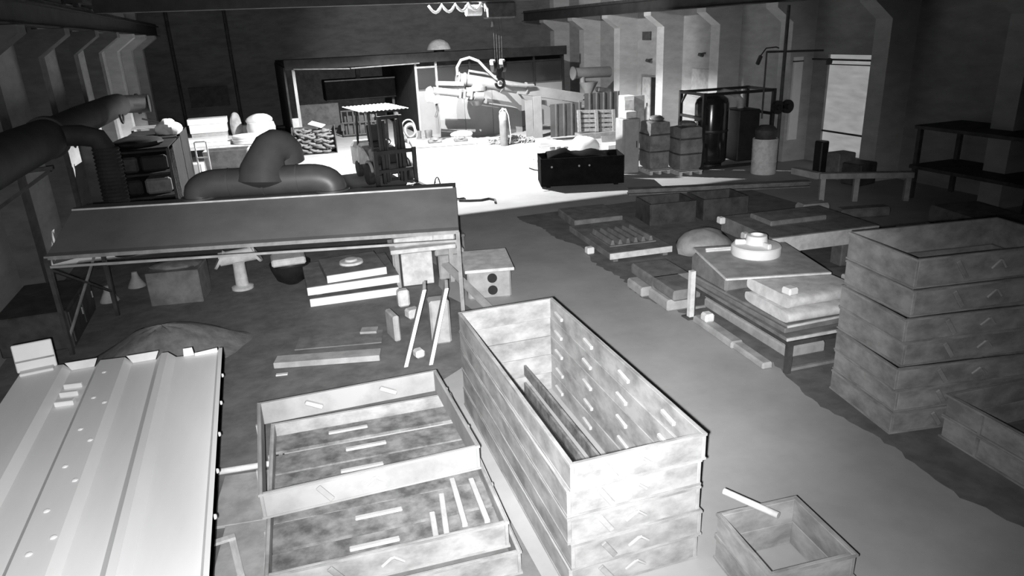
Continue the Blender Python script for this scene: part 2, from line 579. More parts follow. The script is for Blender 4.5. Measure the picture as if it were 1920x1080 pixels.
# hook block hanging on the ropes
hb = thing('hook_block', 'black two-sheave hook block hanging on ropes before the mixer arm', 'hook', (8.17, 24.1, 2.62))
for sx in (-1, 1):
    sv = MB().cyl((sx * .17 - .06, 0, .66), (sx * .17 + .06, 0, .66), .2, n=20).build('sheave', M_BLACK, hb, True)
    MB().box((sx * .17 - .03, .0, .78), (.14, .3, .2), None, .04).build('sheave_guard', M_POST, sv)
MB().box((0, 0, .42), (.16, .12, .34), None, .02).build('swivel', M_BLACK, hb)
hk = MB()
hk.tube(arc((0.03, 0, .08), .15, R(120), R(-190), 18), .05, 8)
hk.build('hook', M_BLACK, hb, True)
MB().cyl((.02, -.07, .1), (.02, .07, .1), .06).build('hook_eye', M_POST, hb)

# floodlight hung behind the girder (the lit lamp)
fl = thing('work_lamp', 'lit work lamp hung behind the crane girder', 'lamp', LAMP)
MB().lathe([(.30, -.03), (.29, .02), (.22, .16), (.10, .25), (.06, .34), (.0, .34)], n=24, open_start=True).build('reflector', M_DSTEEL, fl, True)
MB().bar((0, 0, .34), (0, -.55, .42), .05).build('lamp_bracket', M_DSTEEL, fl)
f2 = thing('wall_fill_lamp', 'added fill lamp head behind the crane girder, brightening the right wall', 'lamp', FILL_LAMP)
MB().box((-.12, -.12, .16), (.3, .3, .26), (R(30), 0, R(-45)), .03).build('housing', M_DSTEEL, f2)
MB().bar((-.1, -.1, .25), (-.1, -.68, .40), .05).build('lamp_bracket', M_DSTEEL, f2)
bl = bpy.data.materials.new('lamp_glow')
bl.use_nodes = True
bl.node_tree.nodes['Principled BSDF'].inputs['Emission Color'].default_value = (1, 1, 1, 1)
bl.node_tree.nodes['Principled BSDF'].inputs['Emission Strength'].default_value = 20
MB().lathe([(.0, .08), (.05, .1), (.06, .16), (.03, .22), (0, .22)], n=12).build('bulb', bl, fl, True)

# domed ventilator on the shed roof
pl = thing('roof_ventilator', 'dull domed ventilator cap standing on the shed roof', 'ventilator', (9.15, 36.0, 3.445))
MB().lathe([(.60, .22), (.58, .30), (.48, .50), (.30, .64), (.10, .70), (0, .70)], n=28, open_start=True).build('dome_cap', M_LGREY, pl, True)
MB().cyl((0, 0, 0), (0, 0, .5), .26, n=18).build('neck', M_SOOT, pl, True)
for a in (0, 120, 240):
    MB().bar((.26 * math.cos(R(a)), .26 * math.sin(R(a)), .2), (.5 * math.cos(R(a)), .5 * math.sin(R(a)), .42), .03).build('stay', M_SOOT, pl)

# ================================================================== FOREGROUND
# ---- ribbed sheet-steel panel resting on two trestles
pn = thing('ribbed_steel_panel', 'big pale ribbed sheet steel panel lying flat in the left foreground', 'panel', (-3.02, 4.55, .83))
hR = .075
prof = [(0, hR - .05), (.04, hR), (.47, hR), (.54, .0), (.80, .0), (.87, hR), (1.14, hR), (1.21, 0), (1.48, 0), (1.55, hR), (1.62, hR), (1.70, 0), (2.17, 0), (2.20, .05), (2.24, .05), (2.24, -.06)]
MB().sheet(prof, 0, 4.55, .006, skew=-.14).build('sheet', M_SHEET, pn)
for x0, x1, nm in ((.50, .84, 0), (1.17, 1.52, 0), (1.80, 1.90, 0)):
    y = 4.55 - .14 * (x0 + x1) / 2 - .01
    lp = MB()
    q = .05 if x1 - x0 > .2 else -.01
    lp.prism([(x0 + q, .004), (x1 - q, .004), (x1, hR + .03), (x0, hR + .03)], y - .012, y)
    lp.build('end_lip', M_BRIGHT, pn)
MB().prism([(1.92, .004), (2.18, .004), (2.18, .06), (1.92, .04)], 4.23, 4.242).build('end_lip', M_SHEET, pn)
y = .42
lp = MB().prism([(.55, .004), (.79, .004), (.84, hR + .01), (.50, hR + .01)], y, y + .012).build('end_lip', M_BRIGHT, pn)
sc = MB().lathe([(.026, 0), (.024, .008), (.012, .015), (0, .015)], n=8).mesh('screw', M_BRIGHT, True)
for yy in (.75, 1.3, 1.98, 2.67, 3.37, 4.03):
    put('screw', sc, pn, (.97, yy, hR))
for yy in (.9, 1.7, 2.4, 3.2):
    put('screw', sc, pn, (1.10, yy, hR), )
kb = MB().lathe([(.024, 0), (.022, .015), (.012, .022), (0, .022)], n=10).mesh('edge_bolt', M_BRIGHT, True)
for yy in (.80, 1.49, 2.16, 2.84, 3.54):
    put('edge_bolt', kb, pn, (2.24, yy, -.01), (0, PI / 2, 0))
for k, yy in enumerate((8.50, 8.29, 8.08)):
    tag(one('steel_strip', MB().box((0, 0, .03), (.19, .05 if k < 2 else .09, .058), None, .008), M_WHITE,
        ['white steel strip in the panel trough, farthest of three', 'white steel strip in the panel trough, middle of three', 'white steel strip in the panel trough, nearest of three'][k], 'strip', (-2.35, yy - .05, .831), R(-8)),
        ['white steel strip in the panel trough, farthest of three', 'white steel strip in the panel trough, middle of three', 'white steel strip in the panel trough, nearest of three'][k], 'strip', 'strips on the ribbed panel')
for y, lb in ((5.4, 'timber trestle under the near end of the ribbed panel'), (8.3, 'timber trestle under the far end of the ribbed panel')):
    t = thing('trestle', lb, 'trestle', (-1.9, y, 0), 0, 'panel trestles')
    MB().box((0, 0, .775), (2.0, .12, .095)).build('top_beam', M_WOOD, t)
    for sx in (-.9, .9):
        for sy in (-1, 1):
            MB().bar((sx, sy * .28, 0), (sx, sy * .04, .73), .07).build('leg', M_WOOD, t)
# white foam carton behind the panel's far left corner
t = thing('foam_carton', 'white foam carton standing on the far left corner of the ribbed panel', 'box', (-2.80, 8.96, .905), R(8))
MB().box((0, .06, .17), (.40, .05, .33), (R(-10), 0, 0), .01).build('back_panel', M_WHITE, t)
MB().box((0, -.02, .02), (.34, .16, .035), None, .01).build('tray', M_WHITE, t)
MB().box((0, .028, .14), (.39, .01, .02), (R(-10), 0, 0)).build('ridge', M_MGREY, t)

# ---- moulding flasks
def flask(label, loc, rotz, W, L, hgt, m, group, t=.03, bars=0, lugs=True, knob=True, tilt=None, ribs=True, inner=0, hat=True, lip=.012, tabs=0, longbars=0, planks=0):
    f = thing('moulding_flask', label, 'flask', loc, rotz, group)
    if tilt:
        f.rotation_euler = (tilt[0], tilt[1], rotz)
    hx, hy = W / 2, L / 2
    e = .002
    for sx in (-1, 1):
        MB().b2(min(sx * hx, sx * (hx - t)), max(sx * hx, sx * (hx - t)), -hy, hy, 0, hgt, .004).build('side_wall', m, f)
    for sy in (-1, 1):
        MB().b2(-hx + t, hx - t, min(sy * hy, sy * (hy - t)), max(sy * hy, sy * (hy - t)), 0, hgt, .004).build('end_wall', m, f)
    for nm, z0, z1 in (('bottom_flange', e, .022), ('top_flange', hgt - .022, hgt)):
        g = MB()
        g.b2(-hx - lip, -hx, -hy - lip, hy + lip, z0, z1)
        g.b2(hx, hx + lip, -hy - lip, hy + lip, z0, z1)
        g.b2(-hx, hx, -hy - lip, -hy, z0, z1)
        g.b2(-hx, hx, hy, hy + lip, z0, z1)
        g.build(nm, m, f)
    if ribs:
        n = max(2, int(L / .9))
        for sx in (-1, 1):
            for i in range(n):
                y = -hy + (i + .5) * L / n
                MB().box((sx * (hx + .013), y, hgt / 2), (.025, .03, hgt - .05)).build('stiffener', m, f)
    for i in range(bars):
        y = -hy + (i + 1) * L / (bars + 1)
        MB().box((0, y, hgt * .45), (W - 2 * t, .028, hgt * .6)).build('cross_bar', M_BAR, f)
    if hat:
        for sy in (-1, 1):
            y = sy * (hy + .035)
            hm = MB()
            hm.tube([(-.09, sy * (hy + .01), hgt * .42), (-.01, y - sy * .01, hgt * .70), (.01, y - sy * .01, hgt * .70), (.09, sy * (hy + .01), hgt * .42)], .013, 7)
            hm.build('lifting_handle', M_LUG, f, True)
    if lugs:
        for sy in (-1, 1):
            MB().box((-hx * .45, sy * (hy + .012), hgt * .5), (.05, .022, hgt * .75), (0, R(-35), 0), .006).build('lug', m, f)
    pw = (L - 2 * t) / max(planks, 1)
    for i in range(planks):
        y = -hy + t + (i + .5) * pw
        b_ = MB().box((0, y, hgt * .42 + .012 * (i % 2)), (W - 2 * t - .004, pw - .035, .03), (R(2 - i), 0, 0)).build('cross_plank', M_BAR, f)
        MB().box((-.12 + .09 * math.sin(i * 2.1), y + .02, hgt * .42 + .03), (.42, .05, .03), None, .012).build('plank_rib', M_LUG, b_)
    for i in range(tabs):
        MB().box((-hx + (i + .7) * W / (tabs + .4), hy - t - .03, hgt * .55), (.20, .06, .05), (0, R(28), 0), .015).build('inner_tab', M_LUG, f)
    for i in range(longbars):
        MB().box((-hx + (i + 1) * W / (longbars + 1), 0, hgt * .4), (.03, L - 2 * t, hgt * .55)).build('cross_bar', M_BAR, f)
    for i in range(inner):
        y = -hy + (i + .6) * L / inner
        for sx in (-1, 1):
            MB().box((sx * (hx - t - .018), y, hgt * .52), (.036, .22, .045), (R(6), 0, 0), .015).build('inner_lug', M_LUG, f)
    return f

# stack A: three wide low flasks, the top one twisted
hA = .24
flask('wide moulding flask on the floor, lowest of the front low stack', (.66, 5.98, .002), R(-3.5), 2.0, 2.5, hA, M_FLASK, 'flasks of the front low stack', lip=.008)
flask('second wide moulding flask from the floor in the front low stack', (.60, 6.02, .246), R(-3.5), 1.97, 2.42, hA + .02, M_FLASK, 'flasks of the front low stack', planks=6, lip=.008)
flask('brightest wide moulding flask, set back on top of the front low stack', (.55, 6.42, .532), R(-.8), 1.95, 1.76, .25, M_FLASKW, 'flasks of the front low stack', bars=0, tabs=2, lip=.006, tilt=(R(-.8), 0))
# loose timbers and scrap in the second flask
for i, (x, y, rz, L) in enumerate([(1.05, 5.15, 80, .62), (1.22, 5.3, 84, .7), (1.40, 5.25, 86, .65), (.93, 5.02, 82, .42)]):
    one('steel_bar', MB().box((0, 0, .02), (L, .05, .04), None, .006), M_LUG,
        ['pale steel bar across the open front corner of the second flask, leftmost but one', 'long pale steel bar lying in the second flask by its right corner', 'pale steel bar nearest the right side inside the second flask', 'short pale steel bar lying leftmost in the second flask'][i], 'bar', (x, y, .40), R(rz), 'bars in the second flask')

# stack B: five long flasks
hB = .25
names = ['lowest', 'second', 'middle', 'fourth', 'topmost']
for k in range(5):
    flask('long pale moulding flask in the tall centre stack, %s of five from the floor' % names[k],
          (2.51 + .008 * math.sin(k * 2), 5.98 + .012 * math.cos(k * 2.3), .002 + k * (hB + .002)), R(-1.6 + .25 * math.sin(k * 1.9)), 1.20, 3.42, hB, M_FLASK, 'flasks of the tall centre stack', inner=4, lip=.005, ribs=False, hat=True, t=.035, longbars=2 if k < 2 else 0)

# flask C: small, at the bottom edge
for k in range(2):
    flask(['small moulding flask on the floor at the bottom edge, lower of two', 'small moulding flask at the bottom edge, upper of two with a protruding pin'][k], (3.55, 3.79, .002 + k * .232), R(-5), .76, .76, .23, M_FLASK2, 'small flasks at the bottom edge', lugs=False, hat=False, t=.035, ribs=False, lip=.012)
one('pin_bar', MB().cyl((0, 0, 0), (0, .5, 0), .03, n=10), M_LGREY, 'short round bar sticking out behind the small front flask', 'bar', (3.62, 3.95, .5), R(25), smooth=True)

# stack D: tall stack on the right, seven layers offset
offs = [(0, 0, 0), (.03, .02, .5), (.0, .0, -1), (.06, .06, 1), (.03, .04, 0), (.1, .09, 1.5), (.13, .12, 1)]
nm7 = ['lowest', 'second', 'third', 'fourth', 'fifth', 'sixth', 'topmost']
hs = [.26, .26, .27, .28, .28, .30, .33]
z = .002
RZD = R(-10)
for k in range(7):
    dx, dy, rz = offs[k]
    flask('grey moulding flask in the tall right-hand stack, %s of seven from the floor' % nm7[k], (7.20 + dx, 5.50 + dy, z), RZD + R(rz), 2.0, 1.12, hs[k], M_FLASK2, 'flasks of the tall right stack', bars=1 if k == 5 else 0, lip=.007, ribs=False)
    z += hs[k] + .002
# flask E: at the right edge
for k in range(2):
    f = flask(['lower panelled moulding flask at the right edge of the aisle', 'upper panelled moulding flask at the right edge of the aisle'][k], (7.12, 3.95, .002 + k * .262), R(-4), 1.2, 1.75, .26, M_FLASK2, 'panelled flasks at the right edge', lugs=False, ribs=True, lip=.02, hat=False)

# ================================================================== HOOD (shelter) AND DUCTS
hd = thing('fume_hood', 'long grey sheet steel hood on thin posts left of the aisle', 'hood', (-3.17, 11.72, 0), R(-14.8))
LH = 6.06
rf = MB().sheet([(0, 1.58), (.12, 1.60), (1.08, 2.02), (1.62, 1.99), (1.75, 1.80)], 0, LH, .02)
rf.v = [(y, x, z) for x, y, z in rf.v]
roof = rf.build('roof_sheet', M_HOOD, hd)
MB().tube([(-.01, 1.08, 2.022), (LH - .05, 1.08, 2.022)], .018, 8).build('ridge_highlight', M_LGREY, roof, True)  # pale bead, the ridge's highlight put into its colour
MB().b2(0, LH, -.02, .02, 1.53, 1.585).build('eave_rail', M_MSTEEL, hd)
MB().b2(.05, LH - .05, -.015, .015, 1.40, 1.435).build('lower_rail', M_MGREY, hd)
for x in (.02, LH - .02):
    for y in (0, 1.62):
        MB().box((x, y, .78 if y == 0 else .95), (.06, .06, 1.555 if y == 0 else 1.9)).build('post', M_DSTEEL if x < 1 else M_MSTEEL, hd)
    MB().bar((x, 0, 1.38), (x, 1.62, .45), .035).build('brace', M_DSTEEL, hd)
    MB().bar((x, 0, .25), (x, 1.62, 1.38), .03).build('brace', M_MSTEEL, hd)
for x in (1.9, 4.1, LH - .02, .02):
    MB().bar((x, .04, 1.53), (x, 1.07, 1.96), .04).build('rafter', M_DSTEEL, hd)
MB().bar((.06, 1.6, .95), (.9, 1.62, .95), .03).build('tie_bar', M_MSTEEL, hd)

# arched extraction duct standing on the hood roof
ad = thing('arched_duct', 'grey arched extraction duct with upright elbow on the hood roof', 'duct', (0.03, 12.36, 2.025), R(-14.8))
rA = .235
pts = [(-1.08, 0, .02), (-1.08, 0, .06)]
pts += [(-1.08 + .34 - .34 * math.cos(a), 0, .06 + .16 * math.sin(a)) for a in [i * PI / 2 / 6 for i in range(1, 7)]]
pts2 = [(-x, y, z_) for x, y, z_ in reversed(pts)]
MB().tube(pts + pts2, rA, 20).build('arch_pipe', M_DUCT, ad, True)
for x in (-.55, 0, .55):
    MB().cyl((x - .015, 0, .22), (x + .015, 0, .22), rA + .010, n=24).build('joint_band', M_DUCT, ad, True)
for x in (-1.08, 1.08):
    MB().cyl((x, 0, 0.0), (x, 0, .03), rA + .05, n=24).build('base_collar', M_DUCT, ad, True)
up = [(-.02, .02, .10), (-.01, .03, .22), (.0, .06, .42)] + [(.05 + .13 - .13 * math.cos(a), .12 + .2 * (1 - math.cos(a)), .50 + .22 * math.sin(a)) for a in [i * PI / 6 for i in range(1, 6)]] + [(.31, .52, .42)]
MB().tube(up, .3, 20, radii=[.20, .44, .36] + [.29] * 5 + [.28]).build('elbow', M_DUCT, ad, True)

# main dust duct along the left wall
md = thing('dust_duct', 'thick dark dust duct running along the left wall', 'duct', (0, 0, 0))
MB().tube([(-3.75, 6.0, 2.86), (-3.75, 10, 2.86), (-3.75, 13.0, 2.86), (-3.75, 16.0, 2.84)], .36, 24).build('wide_pipe', M_FLEX, md, True)
MB().cyl((-3.75, 15.95, 2.84), (-3.75, 16.1, 2.84), .40, n=28).build('flange', M_FLEX, md, True)
MB().tube([(-3.75, 16.1, 2.84), (-3.74, 19, 2.86), (-3.72, 23.5, 2.83), (-3.70, 24.6, 2.80)], .33, 20).build('narrow_pipe', M_FLEX, md, True)
MB().tube([(-3.70, 24.6, 2.80), (-3.55, 25.1, 2.78), (-3.1, 25.4, 2.74), (-2.95, 25.4, 2.74)], .27, 20).build('end_elbow', M_FLEX, md, True)
MB().cyl((-3.3, 25.35, 2.75), (-3.24, 25.37, 2.75), .31, n=20).build('flange', M_FLEX, md, True)
MB().tube([(-3.7, 16.0, 2.86), (-3.45, 16.0, 2.86), (-3.15, 16.0, 2.84), (-2.9, 16.0, 2.76), (-2.80, 16.0, 2.5)], .20, 18).build('branch_pipe', M_FLEX, md, True)
fx = []
rr = []
for i in range(60):
    fx.append((-2.80 - .0006 * i, 16.0, 2.58 - i * .037))
    rr.append(.255 if i % 2 else .225)
MB().tube(fx, .25, 18, radii=rr).build('flexible_hose', M_FLEX, md)
for y in (10.3, 14.6):
    MB().bar((-4.58, y, 2.42), (-3.45, y, 2.46), .07).build('support_arm', M_DSTEEL, md)
    MB().bar((-4.58, y, 1.75), (-3.5, y, 2.42), .06).build('support_strut', M_DSTEEL, md)
MB().tube(arc((-3.38, 22.6, 2.75), .3, R(-20), R(-170), 10, 'yz'), .03, 8).build('handle_hoop', M_DSTEEL, md, True)

# dark steel cabinet beside the left wall
cb = thing('steel_cabinet', 'low dark steel cabinet standing against the left wall', 'cabinet', (-3.66, 12.9, 0))
MB().b2(-.5, .5, -.9, .9, 0, .62, .02).build('body', M_DSTEEL, cb)
for y in (-.43, .43):
    dd = MB().b2(.5, .52, y - .4, y + .4, .08, .58).build('door', M_DSTEEL, cb)
    MB().box((.535, y + .3, .35), (.02, .02, .12)).build('handle', M_MSTEEL, dd)

# ---- things beneath and around the hood
def slab(label, loc, rotz, W, L, th, m, group=None, cat='board', name='core_board', edge=None, feet=0):
    t = thing(name, label, cat, loc, rotz, group)
    z0 = .06 if feet else 0
    MB().b2(-W / 2, W / 2, -L / 2, L / 2, z0, z0 + th, .008).build('board', m, t)
    if edge is not None:
        MB().b2(-W / 2, W / 2, -L / 2 - .012, -L / 2, z0 + .005, z0 + th - .005).build('front_edge', edge, t)
    if feet:
        for sx in (-1, 1):
            MB().b2(sx * W * .4 - .05, sx * W * .4 + .05, -L / 2 + .02, L / 2 - .02, 0, z0).build('runner', m, t)
    return t
slab('wide core board with a pale front edge, lowest under the hood', (1.27, 12.88, .002), R(-3), 1.55, 1.5, .15, M_DGREY, 'core boards under the hood', edge=M_WHITE)
slab('wide core board with a pale front edge, middle of the hood pile', (1.25, 12.86, .23), R(-1), 1.60, 1.5, .15, M_DGREY, 'core boards under the hood', edge=M_WHITE)
for sx in (-.6, .6):
    one('spacer_block', MB().box((0, 0, .036), (.1, 1.2, .070)), M_DGREY, ['timber spacer between the hood boards, left one', 'timber spacer between the hood boards, right one'][sx > 0], 'block', (1.26 + sx, 12.9, .156), R(-2))
t = slab('small core board with a round boss on top of the hood pile', (1.30, 12.75, .384), R(2), 1.05, 1.1, .14, M_DGREY, 'core boards under the hood', edge=M_WHITE)
MB().lathe([(.22, .14), (.21, .18), (.12, .185), (.11, .22), (.05, .225), (0, .225)], n=20).build('boss', M_LGREY, t, True)
for i, (x, y, zz) in enumerate([(.40, 12.5, .38), (.46, 12.3, .156), (2.22, 12.6, .38)]):
    pass
# bench with boxes near the right end of the hood
t = thing('work_bench', 'cluttered pale bench under the right end of the hood', 'bench', (2.62, 12.75, 0), R(-6))
MB().b2(-.6, .6, -.4, .4, .66, .74, .01).build('bench_top', M_LGREY, t)
for sx in (-.5, .5):
    for sy in (-.32, .32):
        MB().b2(sx - .04, sx + .04, sy - .04, sy + .04, 0, .66).build('leg', M_MGREY, t)
MB().b2(-.42, .15, -.36, .3, .02, .64, .01).build('drawer_box', M_LGREY, t)
one('pattern_box', MB().box((0, 0, .08), (.8, .4, .16), None, .02), M_LGREY, 'flat pale pattern box on the cluttered bench', 'box', (2.5, 12.75, .742), R(-4))
one('pattern_box', MB().box((0, 0, .14), (.34, .3, .28), None, .02), M_LGREY, 'taller pale pattern box on the bench, partly behind the hood eave', 'box', (2.55, 12.8, .904), R(5))
one('mould_block', MB().box((0, 0, .12), (.42, .4, .24), None, .03), M_LGREY, 'pale mould block on the right end of the bench', 'block', (3.02, 12.65, .742), R(-8))
# T-shaped casting, dark bowl, box and cones under the hood
t = thing('flanged_casting', 'pale T-shaped pipe casting standing on its flange under the hood', 'casting', (-.66, 13.8, 0))
MB().lathe([(.20, 0), (.20, .05), (.12, .08), (.11, .5), (.15, .56)], n=18).build('stem', M_LGREY, t, True)
MB().cyl((-.32, 0, .62), (.32, 0, .66), .13, n=18).build('cross_pipe', M_LGREY, t, True)
for sx in (-1, 1):
    MB().cyl((sx * .30, 0, .62 + .02 * sx), (sx * .34, 0, .645 + .02 * sx), .19, n=18).build('pipe_flange', M_LGREY, t, True)
t = thing('ladle_bowl', 'dark round bowl with a pale rim under the hood', 'bowl', (.25, 13.7, 0))
MB().lathe([(.12, 0), (.28, .1), (.36, .3), (.38, .42), (.33, .42), (.30, .2), (0, .12)], n=22).build('bowl', M_BLACK, t, True)
MB().box((-.02, -.05, .50), (.62, .5, .14), None, .03).build('lid', M_LGREY, t)
t = thing('sand_box', 'dim grey box of sand standing on the floor under the hood', 'box', (-1.72, 13.75, 0), R(-10))
MB().b2(-.45, .45, -.35, .35, 0, .62, .015).build('body', M_DGREY, t)
MB().lump((0, 0, .60), (.8, .6, .14), 3).build('sand_fill', M_SAND, t, True)
for i, (x, y) in enumerate([(-3.0, 14.2), (-2.62, 14.9), (-2.2, 15.1)]):
    one('cone_casting', MB().lathe([(.17, 0), (.16, .04), (.07, .2), (.05, .3), (0, .31)], n=14), M_MGREY,
        ['small cone-shaped casting nearest the left hood post', 'small cone-shaped casting behind the hood brace', 'small cone-shaped casting beside the sand box'][i], 'casting', (x, y, 0), 0, 'cone castings under the hood', True)
# leaning planks
for i, (x, y) in enumerate([(1.49, 9.05), (1.83, 8.97)]):
    t = thing('leaning_plank', ['pale-edged plank leaning steeply by the hood post, left of the pair', 'pale-edged plank leaning steeply by the hood post, right of the pair'][i], 'plank', (x, y, 0.03), 0, 'leaning planks by the hood post')
    b = Vector((.40, .20, 1.02)) if i == 0 else Vector((.36, .20, 1.02))
    pk = MB()
    dp_ = Vector((.06, .24, .04))
    hxv = Vector((.022, 0, 0))
    a0 = Vector((0, 0, 0))
    vs = [a0 - hxv, a0 + hxv, a0 + hxv + dp_, a0 - hxv + dp_]
    vs = [tuple(v) for v in vs] + [tuple(v + b) for v in vs]
    pk.add(vs, [(3, 2, 1, 0), (4, 5, 6, 7), (0, 1, 5, 4), (1, 2, 6, 5), (2, 3, 7, 6), (3, 0, 4, 7)])
    pk.build('plank', M_MGREY, t)
    ed = MB()
    e0 = Vector((0, -.014, 0))
    vs = [e0 - hxv * 1.2, e0 + hxv * 1.2, e0 + hxv * 1.2 + Vector((0, .012, 0)), e0 - hxv * 1.2 + Vector((0, .012, 0))]
    vs = [tuple(v) for v in vs] + [tuple(v + b) for v in vs]
    ed.add(vs, [(3, 2, 1, 0), (4, 5, 6, 7), (0, 1, 5, 4), (1, 2, 6, 5), (2, 3, 7, 6), (3, 0, 4, 7)])
    ed.build('edge_strip', M_WHITE, t)
for i, (x, y, d, rz) in enumerate([(1.75, 9.35, (.14, .16, .12), 10), (2.18, 9.75, (.30, .26, .70), -5), (2.0, 10.9, (.22, .2, .16), 15), (1.55, 10.2, (.10, .4, .42), 8), (1.97, 11.5, (.2, .18, .3), 0)]):
    one('casting_block', MB().box((0, 0, d[2] / 2), d, None, .03), M_MGREY if i in (1, 3) else M_LGREY,
        ['small pale block on the floor between the leaning planks, nearest', 'tall pale crate that the planks lean against', 'squat pale block behind the leaning planks by the hood', 'upright pale slab left of the leaning planks', 'pale block between bench and leaning planks'][i], 'block', (x, y, 0.005), R(rz))
# castings on the aisle side of the hood
t = thing('bored_casting', 'grey box casting with two round holes at the hood end', 'casting', (3.55, 11.7, 0), R(-12))
MB().b2(-.38, .38, -.55, .55, 0, .50, .03).build('body', M_MGREY, t)
for zz in (.16, .38):
    MB().cyl((.05, -.565, zz), (.05, -.54, zz), .085, n=18).build('bore', M_BLACK, t, True)
MB().b2(-.42, .44, -.6, .6, .502, .56, .01).build('cover_plate', M_LGREY, t)
for i, (x, y, zz, d) in enumerate([(3.15, 12.7, 0, (.5, .5, .5)), (3.1, 12.62, .505, (.55, .5, .12)), (3.12, 12.7, .63, (.4, .4, .1))]):
    one('casting_block', MB().box((0, 0, d[2] / 2), d, None, .03), M_MGREY, ['grey block behind the bored casting, on the floor', 'wide pale plate on the block behind the bored casting', 'small plate topping the block behind the bored casting'][i], 'block', (x, y, zz + .005), R(-8))
one('steel_flat', MB().box((0, 0, .02), (.14, 1.6, .035)), M_MGREY, 'flat steel bar leaning beside the bored casting', 'bar', (3.02, 10.95, .30), 0, rot=(R(20), 0, R(18)))
one('stool', MB().b2(-.16, .16, -.16, .16, .40, .46, .02).b2(-.14, -.09, -.14, -.09, 0, .4).b2(.09, .14, -.14, -.09, 0, .4).b2(-.14, -.09, .09, .14, 0, .4).b2(.09, .14, .09, .14, 0, .4), M_DGREY, 'small dark stool in the aisle beyond the hood corner', 'stool', (3.62, 14.0, .0), R(5))
# sand heap and planks on the floor before the hood
mb = MB()
nu, nv = 28, 10
for j in range(nv + 1):
    for i in range(nu):
        a = 2 * PI * i / nu
        r = j / nv
        hgt = .46 * (1 - r * r) ** 1.6 * (1 + .12 * r * math.sin(3 * a)) + .015 * math.sin(9 * a + 6 * r) * (1 - r)
        rad = .98 * r * (1 + .14 * math.sin(2 * a + 1) + .05 * math.sin(7 * a))
        hgt += .02 * math.sin(4 * a + 9 * r) * r * (1 - r) * 2
        mb.v.append((rad * math.cos(a) * 1.1, rad * math.sin(a) * .9, max(hgt, 0.0) + .004))
for j in range(nv):
    for i in range(nu):
        mb.f.append((j * nu + i, (j + 1) * nu + i, (j + 1) * nu + (i + 1) % nu, j * nu + (i + 1) % nu))
o = one('sand_heap', mb, M_SAND, 'dim heap of moulding sand on the floor behind the ribbed panel', 'sand', (-1.75, 11.1, 0), 0, None, True)
o['kind'] = 'stuff'
one('floor_plank', MB().box((0, 0, .05), (1.5, .26, .09), None, .008), M_MGREY, 'long dusty plank lying on the floor before the hood', 'plank', (.50, 9.75, .006), R(-15))
one('floor_plank', MB().box((0, 0, .012), (1.3, .5, .018), None, .004), M_DGREY, 'thin dusty sheet on the floor behind the long plank', 'plank', (.75, 10.45, .006), R(-13))
one('wood_chip', MB().box((0, 0, .01), (.16, .06, .02), None, .004), M_LGREY, 'pale wood chip on the floor in front of the long plank', 'chip', (-.16, 9.58, .006), R(-10))
one('wood_offcut', MB().box((0, 0, .02), (.26, .2, .04), None, .006), M_MGREY, 'square offcut on the floor near the leaning planks', 'offcut', (1.22, 10.55, .03), R(-18))
# duckboard and tray between panel and low stack
one('steel_rail', MB().tube([(-.32, 0, .04), (.30, 0, .05)], .035, 10), M_LGREY, 'pale round rail on the floor between panel and low flask stack', 'rail', (-.66, 7.28, .006), R(-8), None, True)
for i in range(3):
    one('floor_plate', MB().box((0, 0, .015), (.62, .88, .03), None, .004), M_MGREY, ['grey steel floor plate beside the low flask stack, farthest', 'grey steel floor plate beside the low flask stack, middle', 'grey steel floor plate beside the low flask stack, nearest'][i], 'plate', (-.62 + .02 * i, 6.75 - i * .90, .006), R(-8), 'floor plates beside the low stack')
t = thing('timber_frame', 'narrow timber frame lying under the edge of the ribbed panel', 'frame', (-.80, 5.3, .042), R(8))
for x in (-.13, .13):
    MB().b2(x - .03, x + .03, -.75, .75, 0, .06).build('side_rail', M_WOOD, t)
for y in (-.7, .1, .7):
    MB().b2(-.16, .16, y - .03, y + .03, .061, .09).build('cross_piece', M_WOOD, t)

# ================================================================== STACKS RIGHT OF THE AISLE
st = thing('steel_stand', 'low steel stand with four legs under the near board pile', 'stand', (6.62, 7.95, 0), R(-3))
for sx in (-.45, .45):
    for sy in (-1.2, 1.2):
        MB().b2(sx - .035, sx + .035, sy - .035, sy + .035, 0, .46).build('leg', M_DSTEEL, st)
    MB().b2(sx - .03, sx + .03, -1.165, 1.165, .40, .455).build('side_rail', M_DSTEEL, st)
for sy in (-1.2, 1.2):
    MB().b2(-.42, .42, sy - .03, sy + .03, .40, .455).build('end_rail', M_DSTEEL, st)
    MB().b2(-.42, .42, sy - .02, sy + .02, .03, .07).build('foot_rail', M_MSTEEL, st)
one('mould_block', MB().box((0, 0, .09), (.62, 2.1, .17), None, .03), M_MGREY, 'long grey mould block on the floor inside the steel stand', 'block', (6.62, 8.0, .08), R(-3))
one('mould_block', MB().box((0, 0, .06), (.66, 2.0, .1), None, .02), M_MGREY, 'upper long mould block lying inside the steel stand', 'block', (6.62, 8.0, .255), R(-3))
zz = .462
for i, (W, L, th, m, e) in enumerate([(1.04, 2.5, .05, M_DGREY, M_LGREY), (1.0, 2.3, .07, M_DGREY, None), (1.02, 2.35, .04, M_DGREY, M_LGREY)]):
    slab(['thin board with a pale edge, lowest on the steel stand', 'dark filler board, middle of those on the steel stand', 'thin board with a pale edge, uppermost on the steel stand'][i], (6.64 + .02 * i, 8.0 + .03 * i, zz), R(-3 + i), W, L, th, m, 'boards on the steel stand', edge=e)
    zz += th + .004
